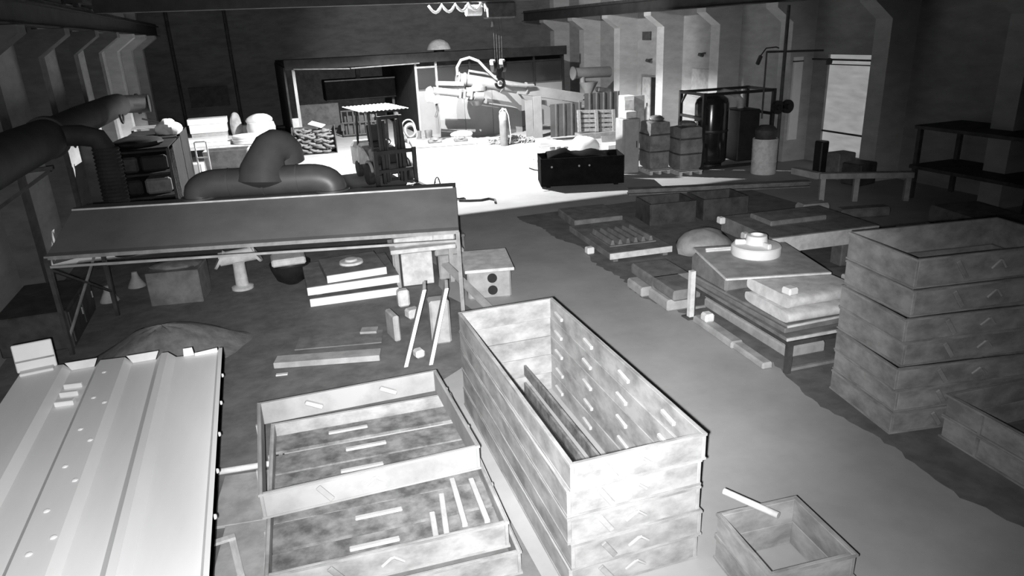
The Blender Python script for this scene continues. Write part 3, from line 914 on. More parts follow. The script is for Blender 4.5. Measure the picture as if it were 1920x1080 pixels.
def rounded(W, L, H, m, label, loc, rz, group=None, r=.06):
    mb = MB()
    prof = []
    for k in range(24):
        a = 2 * PI * k / 24
        prof.append((math.copysign(abs(math.cos(a)) ** .35, math.cos(a)) * L / 2, math.copysign(abs(math.sin(a)) ** .55, math.sin(a)) * H / 2 + H / 2))
    vs = []
    mb.prism(prof, -W / 2, W / 2)
    mb.v = [(y, x, z_) for x, y, z_ in mb.v]
    return one('mould_half', mb, m, label, 'mould', loc, rz, group, True)
rounded(1.12, 1.0, .16, M_LGREY, 'rough pale mould half at the near end of the stand pile, lower', (6.75, 7.35, zz), R(-4), 'mould halves on the stand')
zz += .164
rounded(1.10, .95, .17, M_LGREY, 'rough pale mould half at the near end of the stand pile, upper', (6.80, 7.42, zz), R(-2), 'mould halves on the stand')
one('mould_block', MB().box((0, 0, .17), (.9, 1.0, .34), None, .04), M_DGREY, 'dim mould block at the far end of the stand pile', 'block', (6.62, 8.7, .632 - .0), R(-3))
zz += .172
one('end_block', MB().box((0, 0, .05), (.16, .16, .1), None, .02), M_WHITE, 'small white end block on the near mould half', 'block', (6.32, 7.10, zz + .002), R(5))
tb = slab('square board carrying the hub casting, pale edged', (6.82, 8.40, .98), R(-16), 1.50, 1.52, .035, M_MGREY, None, edge=M_LGREY)
MB().b2(-.76, -.75, -.76, .76, .003, .034).build('side_edge', M_LGREY, tb)
hc = thing('hub_casting', 'pale round hub casting on the square board', 'casting', (6.95, 8.62, 1.017))
MB().lathe([(.36, 0), (.37, .02), (.37, .13), (.35, .15), (.22, .16), (.16, .17)], n=32).build('disc', M_WHITE, hc, True)
MB().lathe([(.17, .165), (.15, .30), (.10, .31), (.09, .2)], n=20).build('hub', M_WHITE, hc, True)
for a in (30, 150, 270):
    MB().box((.24 * math.cos(R(a)), .24 * math.sin(R(a)), .19), (.16, .07, .08), (0, 0, R(a)), .02).build('web', M_WHITE, hc)
for i, (dy, L) in enumerate([(0, .8), (.09, .7)]):
    one('steel_rod', MB().tube([(-L / 2, 0, .02), (L / 2, 0, .02)], .018, 8), M_LGREY, ['pale steel rod along the far edge of the hub board', 'shorter steel rod behind the first on the hub board'][i], 'rod', (6.72, 9.05 + dy - .12, 1.016), R(-14), None, True)
# small castings and posts along the aisle edge of that pile
t = thing('marker_post', 'short pale post standing at the aisle edge of the board pile', 'post', (6.05, 8.95, 0))
MB().b2(-.04, .04, -.04, .04, 0, .78).build('post', M_LGREY, t)
MB().b2(-.1, .1, -.1, .1, 0, .02).build('base_plate', M_DSTEEL, t)
lowset = [(6.1, 9.6, 0, (.5, .7, .2), M_MGREY, 'dim mould block by the aisle behind the marker post'),
          (6.15, 9.55, .205, (.5, .8, .18), M_DGREY, 'dark mould block stacked behind the marker post'),
          (6.1, 10.3, 0, (.6, .6, .18), M_MGREY, 'grey mould block on the floor farther along the aisle edge'),
          (6.3, 10.3, .185, (.7, .9, .2), M_DGREY, 'dim slab stacked beyond the hub board'),
          (6.02, 8.2, 0, (.2, 1.1, .12), M_MGREY, 'long narrow casting lying at the aisle edge of the stand'),
          (6.12, 8.62, .21, (.16, .18, .14), M_LGREY, 'small pale lump on the aisle side of the stand'),
          (5.98, 7.45, 0, (.16, 1.0, .10), M_MGREY, 'narrow bar casting at the foot of the stand near the aisle')]
for i, (x, y, z0, d, m, lb) in enumerate(lowset):
    if z0 == .21:
        z0 = .122
        x, y = 6.02, 8.45
    one('casting_block', MB().box((0, 0, d[2] / 2), d, None, .03), m, lb, 'block', (x, y, z0 + .006), R(-4))
# slab G with ribs
t = slab('ribbed pattern plate on a pale board at the far aisle edge', (6.95, 13.1, .006), R(-4), 1.35, 2.3, .13, M_DGREY, None, 'plate', 'pattern_plate', edge=M_LGREY, feet=1)
for i in range(6):
    MB().prism([(-.05, 0), (.05, 0), (.02, .12), (-.02, .12)], -.5, .5, Matrix.Translation((-.42 + i * .17, -.2, .19))).build('rib', M_DGREY, t)
MB().b2(-.5, .52, -.75, .35, .19, .21).build('rib_base', M_DGREY, t)
one('end_block', MB().box((0, 0, .07), (.16, .16, .14), None, .02), M_WHITE, 'white end block at the corner of the ribbed pattern plate', 'block', (6.12, 12.75, .006), 0)
one('pattern_plate', MB().box((0, 0, .1), (1.2, 1.3, .2), None, .02), M_DGREY, 'dark pattern plate behind the ribbed one', 'plate', (7.3, 15.2, .006), R(-6))
# tarpaulin mound
one('covered_mound', MB().lump((0, 0, 0), (1.15, .95, .5), 11, amp=.1), M_MGREY, 'rounded covered mound behind the hub board', 'mound', (8.15, 11.75, .006), 0, None, True)
# block H: massive plate on spacers
for i, (x, y) in enumerate([(8.75, 9.95), (10.0, 9.95), (8.75, 11.1), (10.0, 11.1)]):
    one('spacer_block', MB().box((0, 0, .24), (.3, .3, .48), None, .02), M_DGREY, ['grey spacer under the massive plate, near left', 'grey spacer under the massive plate, near right', 'grey spacer under the massive plate, far left', 'grey spacer under the massive plate, far right'][i], 'block', (x, y, .006), R(-5))
t = thing('massive_plate', 'massive grey cast plate lying raised on spacers', 'casting', (9.4, 10.55, .49), R(-5))
MB().b2(-1.1, 1.1, -.85, .85, 0, .30, .02).build('plate', M_DGREY, t)
MB().b2(-1.1, 1.1, -.862, -.85, .01, .29).build('machined_edge', M_LGREY, t)
MB().b2(-.7, .5, -.2, .5, .30, .40, .02).build('raised_pad', M_DGREY, t)
for i, (x, y, z_) in enumerate([(-1.16, .75, .2), (-1.15, -.1, .1), (-1.15, -.5, .0)]):
    MB().box((x, y, z_ + .05), (.12, .16, .13), None, .02).build('end_pin', M_WHITE, t)
one('slotted_board', MB().box((0, 0, .1), (1.8, 1.2, .2), None, .02), M_MGREY, 'dusty board on the floor below the massive plate', 'board', (8.75, 8.75, .006), R(-12))
slab('light-edged board leaning low behind the hub casting', (8.75, 8.7, .215), R(-12), 1.7, 1.0, .12, M_DGREY, None, edge=M_LGREY)
for i, (x, y, d) in enumerate([(8.2, 8.35, (.28, .18, .12)), (8.7, 8.3, (.3, .18, .13)), (9.25, 8.25, (.32, .2, .14))]):
    one('end_block', MB().box((0, 0, d[2] / 2), d, None, .02), M_WHITE, ['white block on the dusty board, left of three', 'white block on the dusty board, middle of three', 'white block on the dusty board, right of three'][i], 'block', (x, y + .1, .345), R(-12), 'white blocks on the dusty board')
# castings behind the tall right stack
for i, (x, y, d, m) in enumerate([(10.9, 9.15, (.75, .5, .8), M_LGREY), (11.75, 8.9, (.6, .5, .72), M_LGREY), (12.4, 8.75, (.45, .4, .66), M_MGREY), (11.5, 8.2, (1.8, .5, .5), M_DGREY)]):
    one('casting_block', MB().box((0, 0, d[2] / 2), d, None, .05), m, ['pale rough casting behind the tall right stack, left one', 'pale rough casting behind the tall right stack, middle one', 'pale rough casting behind the tall right stack, right one', 'low dark casting in front of the three pale ones'][i], 'casting', (x, y, .006), R(-8 + 3 * i))
# long beams and frames farther back
t = thing('long_steel_beam', 'long low steel beam lying across the floor before the wrapped pallets', 'beam', (11.8, 16.4, .006), R(-19))
ib = MB()
ib.b2(-2.5, 2.5, -.14, .14, 0, .03)
ib.b2(-2.5, 2.5, -.14, .14, .13, .16)
ib.b2(-2.5, 2.5, -.02, .02, .03, .13)
ib.build('beam', M_DGREY, t)
t = thing('bent_beam_frame', 'pale bent beam frame on short legs right of the black tank', 'frame', (14.1, 13.6, 0), R(-28))
MB().b2(-1.1, 1.1, -.1, .1, .58, .72, .01).build('beam', M_MGREY, t)
MB().bar((-1.1, 0, .65), (-1.55, .75, .65), .16).build('bent_arm', M_MGREY, t)
for x in (-1.0, -.2, 1.0):
    MB().b2(x - .06, x + .06, -.06, .06, 0, .58).build('leg', M_MGREY, t)
one('casting_block', MB().box((0, 0, .18), (.7, .4, .36), None, .06), M_MGREY, 'grey casting on the floor before the bent beam frame', 'casting', (11.9, 12.9, .006), R(-10))
one('casting_block', MB().box((0, 0, .12), (1.2, .35, .24), None, .05), M_DGREY, 'long dim casting beyond the massive plate', 'casting', (12.9, 12.4, .006), R(-14))
one('casting_block', MB().box((0, 0, .09), (.2, .2, .18), None, .03), M_LGREY, 'small pale casting beyond the massive plate', 'casting', (10.55, 12.9, .006), R(-14))
for i, (x, y) in enumerate([(8.9, 14.4), (10.2, 14.2)]):
    t = thing('dark_crate', ['dark steel crate beyond the covered mound, left of two', 'dark steel crate beyond the covered mound, right of two'][i], 'crate', (x, y, .006), R(-8), 'dark crates beyond the mound')
    for sx in (-.55, .55):
        MB().b2(sx - .02, sx + .02, -.45, .45, .0, .5).build('side_wall', M_DSTEEL, t)
    for sy in (-.43, .43):
        MB().b2(-.53, .53, sy - .02, sy + .02, 0, .5).build('end_wall', M_DSTEEL, t)
    MB().b2(-.53, .53, -.41, .41, 0, .03).build('base', M_DSTEEL, t)
t = thing('shelf_frame', 'dark steel shelf frame against the right wall', 'shelf', (15.9, 12.0, 0), R(0))
for x in (-.55, .8):
    for y in (-1.6, 1.3):
        MB().b2(x - .05, x + .05, y - .05, y + .05, 0, 1.8).build('post', M_DSTEEL, t)
for z_ in (.75, 1.72):
    MB().b2(-.65, .9, -1.7, 1.4, z_, z_ + .08).build('shelf_board', M_DSTEEL, t)
one('long_casting', MB().box((0, 0, .2), (1.2, 2.0, .4), None, .05), M_DGREY, 'dim long casting on the floor before the shelf frame', 'casting', (14.1, 10.3, .006), R(-12))

# ================================================================== FAR LIT AREA
# ---- forklift facing the camera
fk = thing('forklift', 'dark forklift with a white corrugated roof sheet, parked facing the camera', 'forklift', (3.95, 21.95, 0), R(7))
MB().b2(-.52, .52, .45, 2.35, .28, .62, .04).build('chassis', M_DSTEEL, fk)
cw = MB()
cw.prism([(-.60, .35), (.60, .35), (.60, .95), (.50, 1.12), (-.50, 1.12), (-.60, .95)], 2.2, 3.0)
cw.build('counterweight', M_LGREY, fk)
for sx in (-1, 1):
    MB().prism([(1.05, .62), (2.2, .42), (2.2, 1.05), (1.7, 1.0), (1.2, .80)], sx * .54 - .03, sx * .54 + .03, Matrix(((0, 1, 0, 0), (1, 0, 0, 0), (0, 0, 1, 0), (0, 0, 0, 1)))).build('side_cowl', M_LGREY, fk)
MB().b2(-.46, .46, 1.25, 2.25, .62, 1.02, .05).build('engine_cover', M_MSTEEL, fk)
se = MB().b2(-.26, .26, 1.45, 1.95, 1.03, 1.16, .04).build('seat', M_BLACK, fk)
MB().box((0, 2.02, 1.42), (.5, .14, .55), (R(-10), 0, 0), .06).build('backrest', M_BLACK, se)
MB().tube([(0, .75, .62), (0, .95, 1.25)], .03, 8).build('steering_column', M_BLACK, fk, True)
ring = [(0.19 * math.cos(a), .97 + .19 * math.sin(a) * .85, 1.27 + .19 * math.sin(a) * .5) for a in [2 * PI * i / 20 for i in range(20)]]
MB().tube(ring, .018, 6, closed=True).build('steering_wheel', M_BLACK, fk, True)
MB().b2(-.5, .5, .58, .68, .62, 1.12, .02).build('dashboard', M_BLACK, fk)
for sx in (-1, 1):
    MB().bar((sx * .52, .55, .6), (sx * .50, .78, 2.18), .07).build('guard_post', M_BLACK, fk)
    MB().bar((sx * .52, 2.3, .95), (sx * .50, 2.15, 2.18), .06).build('guard_post', M_BLACK, fk)
gf = MB()
for sx in (-1, 1):
    gf.b2(sx * .5 - .035, sx * .5 + .035, .72, 2.2, 2.17, 2.23)
for y in (.74, 1.2, 1.7, 2.18):
    gf.b2(-.465, .465, y - .025, y + .025, 2.175, 2.225)
gf.build('overhead_guard', M_BLACK, fk)
prof = []
for i in range(49):
    x = -.78 + 1.56 * i / 48
    prof.append((x, 2.262 + .016 * math.sin(i * PI / 2.0)))
MB().sheet(prof, .62, 2.78, .006).build('roof_sheet', M_WHITE, fk)
for sx in (-.38, .38):
    MB().cyl((sx, .62, 2.12), (sx, .72, 2.12), .055, n=12).build('headlamp', M_WHITE, fk, True)
for sx in (-1, 1):
    MB().b2(sx * .33 - .05, sx * .33 + .05, .16, .32, .06, 2.12).build('mast_rail', M_BLACK, fk)
    MB().b2(sx * .22 - .04, sx * .22 + .04, .18, .30, .10, 2.0).build('inner_mast_rail', M_BLACK, fk)
    MB().cyl((sx * .13, .24, .15), (sx * .13, .24, 1.9), .03, n=10).build('lift_cylinder', M_DSTEEL, fk, True)
for z_ in (.15, 1.05, 2.06):
    MB().b2(-.30, .30, .33, .38, z_ - .05, z_ + .05).build('mast_crossbar', M_BLACK, fk)
MB().b2(-.68, .68, .06, .14, .98, 1.10).build('carriage_bar', M_BLACK, fk)
MB().b2(-.68, .68, .06, .14, .42, .52).build('carriage_bar', M_BLACK, fk)
for sx in (-1, 1):
    f = MB()
    f.b2(sx * .62 - .06, sx * .62 + .06, -.03, .05, .03, 1.14)
    f.prism([(-1.1, .03), (-.03, .03), (-.03, .085), (-1.1, .04)], sx * .62 - .06, sx * .62 + .06, Matrix.Identity(4)) if False else f.b2(sx * .62 - .06, sx * .62 + .06, -1.05, -.03, .03, .07)
    f.build('fork', M_BLACK, fk)
for sx, y, r, wd in ((-1, .72, .34, .22), (1, .72, .34, .22), (-1, 2.35, .27, .18), (1, 2.35, .27, .18)):
    x = sx * (.65 if y < 1 else .53)
    M = Matrix.Translation((x, y, r)) @ Matrix.Rotation(PI / 2, 4, 'Y')
    tw = MB()
    tw.lathe([(r * .5, -wd / 2), (r * .93, -wd / 2), (r, -wd / 2 + .03), (r, wd / 2 - .03), (r * .93, wd / 2), (r * .5, wd / 2)], n=24)
    tw.v = [tuple(M @ Vector(p)) for p in tw.v]
    wo = tw.build('wheel', M_RUBBER, fk, True)
    hb2 = MB()
    hb2.lathe([(r * .5, -wd / 2 + .01), (r * .2, -wd / 2 + .04), (r * .2, wd / 2 - .04), (r * .5, wd / 2 - .01)], n=16)
    hb2.v = [tuple(M @ Vector(p)) for p in hb2.v]
    hb2.build('hub', M_MGREY, wo, True)
for sx in (-1, 1):
    MB().tube(arc((sx * .66, .72, .30), .42, R(20), R(160), 8, 'yz'), .05, 6).build('mudguard', M_MGREY, fk, True)

# ---- bin with ring castings
bn = thing('casting_bin', 'open-fronted steel bin full of ring castings', 'bin', (2.30, 30.85, 0), R(-6))
for sx in (-1, 1):
    MB().b2(sx * .84 - .015, sx * .84 + .015, -.75, .8, 0, 1.0).build('side_plate', M_DSTEEL, bn)
MB().b2(-.82, .82, .78, .80, 0, .95).build('back_plate', M_DSTEEL, bn)
MB().b2(-.82, .82, -.75, .78, 0.0, .02).build('base_plate', M_DSTEEL, bn)
for sx in (-1, 1):
    MB().tube([(sx * .84, -.6, .98), (sx * .84, -.5, 1.08), (sx * .84, -.3, 1.08), (sx * .84, -.2, .98)], .02, 6).build('lifting_eye', M_DSTEEL, bn, True)
tor = MB()
tor.tube([(.19 * math.cos(2 * PI * i / 18), .15 * math.sin(2 * PI * i / 18), .0) for i in range(18)], .05, 7, closed=True)
tm = tor.mesh('ring_casting', M_CAST, True)
rnd = random.Random(5)
ca, sa = math.cos(R(-6)), math.sin(R(-6))
for row, (yl, nl) in enumerate(((-.55, 6), (-.15, 7), (.3, 7))):
    for lv in range(nl):
        for c in range(4):
            xl = -.60 + c * .34 + (.17 if lv % 2 else 0) + rnd.uniform(-.05, .05)
            y_ = yl + rnd.uniform(-.05, .05)
            zl = .09 + lv * .125 + rnd.uniform(-.01, .01)
            if row == 0 and zl > .75 and rnd.random() < .4:
                continue
            o = put('ring_casting', tm, None, (2.30 + xl * ca - y_ * sa, 30.85 + xl * sa + y_ * ca, zl), (rnd.uniform(-.45, .45) if lv else 0, rnd.uniform(-.4, .4) if lv else 0, rnd.uniform(0, 3)))
            tag(o, 'oval ring casting heaped in the open-fronted steel bin', 'casting', 'ring castings in the bin')
one('white_plate', MB().box((0, 0, 0), (.62, .34, .03), None, .005), M_WHITE, 'white plate lying askew on the heap of ring castings', 'plate', (2.45, 30.9, 1.10), 0, rot=(R(14), R(14), R(-35)))

# ---- shed with open bay
sh = thing('plant_shed', 'dark flat-roofed shed with an open bay at the back of the hall', 'shed', (0, 0, 0))
MB().b2(1.6, 14.6, 32.9, 41.9, 3.32, 3.44).build('roof_deck', M_SOOT, sh)
MB().b2(1.6, 14.6, 32.82, 32.9, 3.22, 3.62).build('fascia', M_SOOT, sh)
MB().bar((1.95, 32.78, 3.24), (4.3, 32.78, 3.14), .05).build('front_rail', M_DGREY, sh)
MB().bar((4.35, 32.78, 3.15), (7.4, 32.78, 3.20), .05).build('front_rail', M_DGREY, sh)
MB().b2(1.88, 2.0, 32.9, 33.02, 0.0, 3.22).build('post', M_POST, sh)
MB().b2(1.55, 1.63, 33.0, 41.9, 0, 3.32).build('side_wall', M_SOOT, sh)
MB().b2(14.5, 14.6, 33.4, 41.9, 0, 3.32).build('side_wall', M_SOOT, sh)
MB().b2(1.63, 14.5, 41.7, 41.9, 0, 3.32).build('rear_wall', M_DGREY, sh)
MB().b2(7.22, 7.32, 33.1, 41.6, 0, 3.32).build('bay_partition', M_SOOT, sh)
# glazed front screen: posts, lower panels, glass
for x in (7.26, 8.20, 9.8, 11.4, 13.0, 14.5):
    MB().b2(x - .05, x + .05, 33.05, 33.15, 0, 3.22).build('screen_post', M_POST if x < 9 else M_SOOT, sh)
MB().b2(7.3, 8.15, 33.06, 33.14, 2.96, 3.04).build('screen_rail', M_POST, sh)
MB().b2(8.25, 14.5, 33.06, 33.14, 2.96, 3.04).build('screen_rail', M_SOOT, sh)
MB().b2(7.3, 14.5, 33.06, 33.14, 1.98, 2.04).build('screen_rail', M_CORR, sh)
for x0, x1 in ((7.32, 8.14), (8.26, 9.74), (9.86, 11.34), (11.46, 12.94), (13.06, 14.44)):
    MB().b2(x0, x1, 33.08, 33.12, 0, 1.97).build('lower_panel', M_PANEL, sh)
    MB().b2(x0, x1, 33.09, 33.11, 2.05, 2.95).build('glass_pane', M_GLASS, sh)
# inside the bay
t = thing('machine_hood', 'wide dark machine hood inside the open shed bay', 'hood', (5.35, 38.0, 0))
MB().b2(-1.75, 1.75, -.6, .9, 1.45, 2.45, .03).build('hood_body', M_SOOT, t)
MB().b2(-1.75, 1.75, -.66, -.6, 2.40, 2.46).build('top_edge', M_MGREY, t)
for sx in (-1.6, 1.6):
    MB().b2(sx - .06, sx + .06, -.5, -.4, 0, 1.45).build('leg', M_DSTEEL, t)
MB().b2(-.1, .1, -.1, .1, 2.45, 3.30).build('duct_stub', M_DSTEEL, t)
one('low_screen', MB().b2(-.95, .95, -.05, .05, 0, 1.45, .01).b2(-.95, -.85, -.25, .25, 0, .04).b2(.85, .95, -.25, .25, 0, .04), M_DSTEEL, 'dim low screen at the left of the open shed bay', 'screen', (3.1, 36.6, 0), R(-3))
cg = thing('wire_cage', 'dark barred cage crate standing in the shed bay behind the forklift', 'cage', (4.75, 35.0, 0), R(-4))
for x in (-.8, -.53, -.27, 0, .27, .53, .8):
    MB().b2(x - .03, x + .03, -.42, -.37, .08, 1.22).build('bar', M_DSTEEL, cg)
for z_ in (.1, .66, 1.2):
    MB().b2(-.83, .83, -.45, -.42, z_ - .03, z_ + .03).build('rail', M_DSTEEL, cg)
MB().b2(-.83, .83, -.36, .4, 0, .06).build('base', M_DSTEEL, cg)
MB().b2(-.7, .7, -.25, .35, .061, .95, .03).build('load', M_DSTEEL, cg)

# ---- resin-sand mixer with long arm
mx = thing('sand_mixer', 'pale resin sand mixer with a long inclined screw arm', 'mixer', (0, 0, 0))
A0 = Vector((8.14, 29.3, 2.64))
A1 = Vector((13.70, 29.3, 1.49))
dA = (A1 - A0).normalized()
MB().cyl(A0, A0 + dA * 3.0, .235, n=24).build('arm_tube', M_MIXER, mx, True)
MB().bar(A0 + dA * 2.6 + Vector((0, 0, -.02)), A1, .40, .42).build('arm_trough', M_MIXER, mx)
bm_ = MB()
bm_.add([tuple(A0 + dA * 2.7 + Vector((0, -.18, -.2))), tuple(A1 + Vector((-.4, -.18, -.16))), tuple(A1 + Vector((-.4, -.18, -.62))), tuple(A0 + dA * 2.9 + Vector((0, -.18, -.42)))]
        + [tuple(A0 + dA * 2.7 + Vector((0, .18, -.2))), tuple(A1 + Vector((-.4, .18, -.16))), tuple(A1 + Vector((-.4, .18, -.62))), tuple(A0 + dA * 2.9 + Vector((0, .18, -.42)))],
        [(0, 1, 2, 3), (7, 6, 5, 4), (0, 4, 5, 1), (1, 5, 6, 2), (2, 6, 7, 3), (3, 7, 4, 0)])
bm_.build('arm_beam', M_MIXER, mx)
for k in (0, .28, 1.9, 3.0):
    MB().cyl(A0 + dA * (k - .02), A0 + dA * (k + .03), .29, n=24).build('arm_flange', M_MIXER, mx, True)
up = Vector((0, 0, 1))
MB().tube([A0 + dA * .5 + up * .24, A0 + dA * .5 + up * .38, A0 + dA * 1.2 + up * .38, A0 + dA * 1.9 + up * .30], .05, 8).build('pipe_rail', M_MIXER, mx, True)
hz = [A0 + Vector(p) for p in ((-.02, -.1, .15), (-.02, -.12, .45), (.15, -.15, .72), (.5, -.2, .80), (.85, -.28, .65), (1.15, -.36, .3), (1.5, -.40, -.05), (2.0, -.42, -.32), (2.7, -.40, -.42), (3.2, -.35, -.45))]
MB().tube(hz, .06, 8).build('feed_hose', M_MIXER, mx, True)
MB().cyl(A0 + Vector((.75, 0, -.52)), A0 + Vector((.75, 0, -.36)), .46, n=28).build('slew_disc', M_MIXER, mx, True)
MB().lathe([(.16, 0), (.34, -.34), (.38, -.36), (.2, -.6)], tuple(A0 + Vector((.75, 0, -.52))), 16).build('slew_hub', M_DGREY, mx, True)
for sx in (-1, 1):
    MB().prism([(0, 0), (.5, 0), (.25, .35)], -.02, .02, Matrix.Translation(A0 + Vector((.5, sx * .22, -.36)))).build('gusset', M_MIXER, mx)
B0 = Vector((7.0, 29.0, 2.26))
B1 = Vector((9.09, 29.0, 1.90))
dB = (B1 - B0).normalized()
MB().cyl(B0, B0 + dB * 1.15, .15, n=18).build('lower_screw', M_MIXER, mx, True)
MB().cyl(B0 + dB * 1.3, B0 + dB * 1.75, .11, n=16).build('gear_neck', M_MIXER, mx, True)
MB().cyl(B0 + dB * 1.75, B1, .19, n=20).build('drive_motor', M_MIXER, mx, True)
MB().cyl(B1, B1 + dB * .03, .13, n=20).build('motor_cap', M_DGREY, mx, True)
for k in (1.12, 1.3, 1.6):
    MB().box(B0 + dB * k, (.08, .36, .38), (0, R(10), 0), .02).build('bracket', M_MIXER, mx)
MB().bar(B0 + Vector((.15, .05, .28)), B0 + Vector((1.3, .05, .18)), .16).build('upper_link', M_MIXER, mx)
MB().box(B0 + Vector((.12, 0, -.35)), (.30, .28, .30), (0, R(-8), 0), .03).build('nozzle_box', M_WHITE, mx)
MB().lump(B0 + Vector((-.12, 0, -.45)), (.42, .3, .62), 21).build('nozzle_shroud', M_MIXER, mx, True)
MB().tube([B0 + Vector((.1, 0, -.5)), B0 + Vector((.14, 0, -.8)), B0 + Vector((.02, -.02, -1.05))], .05, 8).build('nozzle_hose', M_DSTEEL, mx, True)
MB().b2(13.3, 14.2, 28.95, 29.8, 0, 1.2, .03).build('pedestal', M_MIXER, mx)
MB().b2(13.45, 14.0, 29.05, 29.6, 1.2, 1.4).build('column', M_DGREY, mx)
# flat machine flank right behind the arm
fs = thing('mixer_screen', 'pale flat steel screen close behind the mixer arm', 'screen', (0, 31.2, 0))
for x0, x1 in ((7.75, 8.9), (8.92, 10.2), (10.22, 11.6)):
    MB().b2(x0, x1, 0, .05, 0, 2.02 if x0 < 10 else 1.95).build('panel', M_PANEL, fs)
for x in (8.0, 10.1, 11.5):
    MB().b2(x - .04, x + .04, .055, .5, 0, .08).build('foot', M_DSTEEL, fs)
# leaning boards beside the screen
for i, (x, y, w_, h_) in enumerate([(11.10, 28.95, .34, 1.60), (11.47, 28.90, .38, 1.74)]):
    t = one('leaning_board', MB().box((0, 0, h_ / 2), (w_, .04, h_), None, .01), M_MIXER, ['narrow grey board leaning beside the mixer screen, left', 'wide grey board leaning beside the mixer screen, right'][i], 'board', (x, y, .0), 0, rot=(R(-1.5), 0, R(-6)))
# second pipe and hopper
pz = thing('feed_hopper', 'pale pipe with a funnel hopper near the far right wall', 'hopper', (0, 31.0, 0))
MB().cyl((14.1, 0, 2.44), (15.95, 0, 2.40), .24, n=20).build('pipe', M_MIXER, pz, True)
MB().cyl((14.06, 0, 2.44), (14.12, 0, 2.44), .30, n=20).build('end_flange', M_MIXER, pz, True)
MB().lathe([(.10, 1.35), (.16, 1.5), (.42, 1.98), (.44, 2.02), (.40, 2.02)], (14.85, -.05, 0), 18).build('funnel', M_MIXER, pz, True)
MB().cyl((14.55, -.05, 2.0), (14.55, -.05, 2.28), .12, n=12).build('drop_pipe', M_MIXER, pz, True)
MB().b2(14.7, 15.0, -.2, .1, 0, 1.36).build('stand', M_DSTEEL, pz)
one('motor_unit', MB().box((0, 0, .12), (.7, .3, .24), (0, R(12), 0), .05).cyl((-.4, 0, .2), (-.1, 0, .16), .1).b2(-.1, .1, -.1, .1, -1.5, .05), M_DSTEEL, 'dark motor unit right of the funnel hopper', 'motor', (15.45, 30.6, 1.5))

# corrugated fences
def corrugated(label, x0, x1, y, h, m):
    t = thing('cladding_fence', label, 'fence', (x0, y, 0))
    n = int((x1 - x0) / .30)
    pw = (x1 - x0) / n
    for i in range(n):
        a = i * pw
        pr = [(a + .004, 0), (a + pw * .62, 0), (a + pw * .70, -.05), (a + pw * .86, -.05), (a + pw * .94, 0), (a + pw - .004, 0)]
        s_ = MB().sheet([(x, q) for x, q in pr], 0, h, .006)
        s_.v = [(x, z_, y_) for x, y_, z_ in s_.v]
        s_.build('panel', m, t)
    MB().b2(0, x1 - x0, .02, .07, h - .12, h - .05).build('back_rail', M_DSTEEL, t)
    for x in (.1, x1 - x0 - .1):
        MB().b2(x - .03, x + .03, .02, .08, 0, h - .12).build('post', M_DSTEEL, t)
    return t
corrugated('low grey corrugated fence in front of the mixer arm', 11.95, 13.42, 28.7, 1.38, M_CORR)
corrugated('taller grey corrugated fence right of the mixer arm', 13.46, 15.15, 28.5, 1.74, M_CORR)

# platform slab with castings, bags, buckets
one('floor_slab', MB().box((0, 0, .07), (2.7, 1.9, .13), None, .01), M_POST, 'pale low slab on the floor before the mixer screen', 'slab', (7.45, 29.9, .006), R(-8))
for i, (x, y) in enumerate([(7.0, 29.35), (8.05, 29.1)]):
    t = thing('valve_casting', ['small flat valve casting on the pale slab, left', 'small flat valve casting on the pale slab, right'][i], 'casting', (x, y, .142), R(-8), 'castings on the pale slab')
    MB().box((0, 0, .06), (.56, .32, .12), None, .04).build('base', M_CAST, t)
    MB().lathe([(.2, .12), (.16, .2), (.06, .22), (0, .22)], n=14).build('cap', M_CAST, t, True)
one('sand_bag', MB().lump((0, 0, 0), (1.0, .5, .26), 31, amp=.1), M_PLASTIC, 'white sand bag on the slab under the mixer arm', 'bag', (8.5, 30.45, .142), R(-10), None, True)
for i, x in enumerate((6.85, 7.35)):
    one('bucket', MB().lathe([(.14, 0), (.18, .34), (.165, .34), (.13, .03), (0, .03)], n=16), M_DGREY, ['dark bucket before the shed panel, left', 'dark bucket before the shed panel, right'][i], 'bucket', (x, 31.9, .006), 0, 'buckets before the shed', True)
ho = MB()
rnd = random.Random(3)
for k in range(4):
    cx, cz, r_ = rnd.uniform(-.06, .06), .45 + rnd.uniform(-.1, .2), .2 + .03 * k
    ho.tube([(cx + r_ * math.cos(a), .05 * k + .05 * math.sin(3 * a), cz + r_ * 1.3 * math.sin(a)) for a in [2 * PI * i / 20 for i in range(20)]], .035, 6, closed=True)
ho.b2(-.2, .2, -.05, .3, 0, .2)
one('hose_reel', ho, M_POST, 'pale coiled hose standing right of the forklift', 'hose', (6.35, 30.9, .006), 0, None, True)

# gas cylinder
gc = thing('gas_cylinder', 'tall grey gas cylinder with a looped hose before the mixer', 'cylinder', (9.48, 27.7, 0))
MB().lathe([(.0, 0), (.15, 0), (.16, .03), (.16, 1.18), (.13, 1.30), (.07, 1.36), (.05, 1.38)], n=24).build('bottle', M_BOTTLE, gc, True)
MB().lathe([(.162, 1.02), (.163, 1.2), (.132, 1.31), (.08, 1.36)], n=24).build('shoulder_band', M_POST, gc, True)
MB().cyl((0, 0, 1.36), (0, 0, 1.5), .04, n=10).build('valve', M_WHITE, gc, True)
MB().tube([(0, 0, 1.47), (.12, -.02, 1.45), (.22, -.03, 1.2), (.26, -.02, .8), (.30, 0, .4), (.24, 0, .05)], .022, 7).build('hose', M_LGREY, gc, True)
MB().tube(arc((0, -.02, 1.3), .15, R(10), R(170), 10), .018, 6).build('hose_loop', M_LGREY, gc, True)
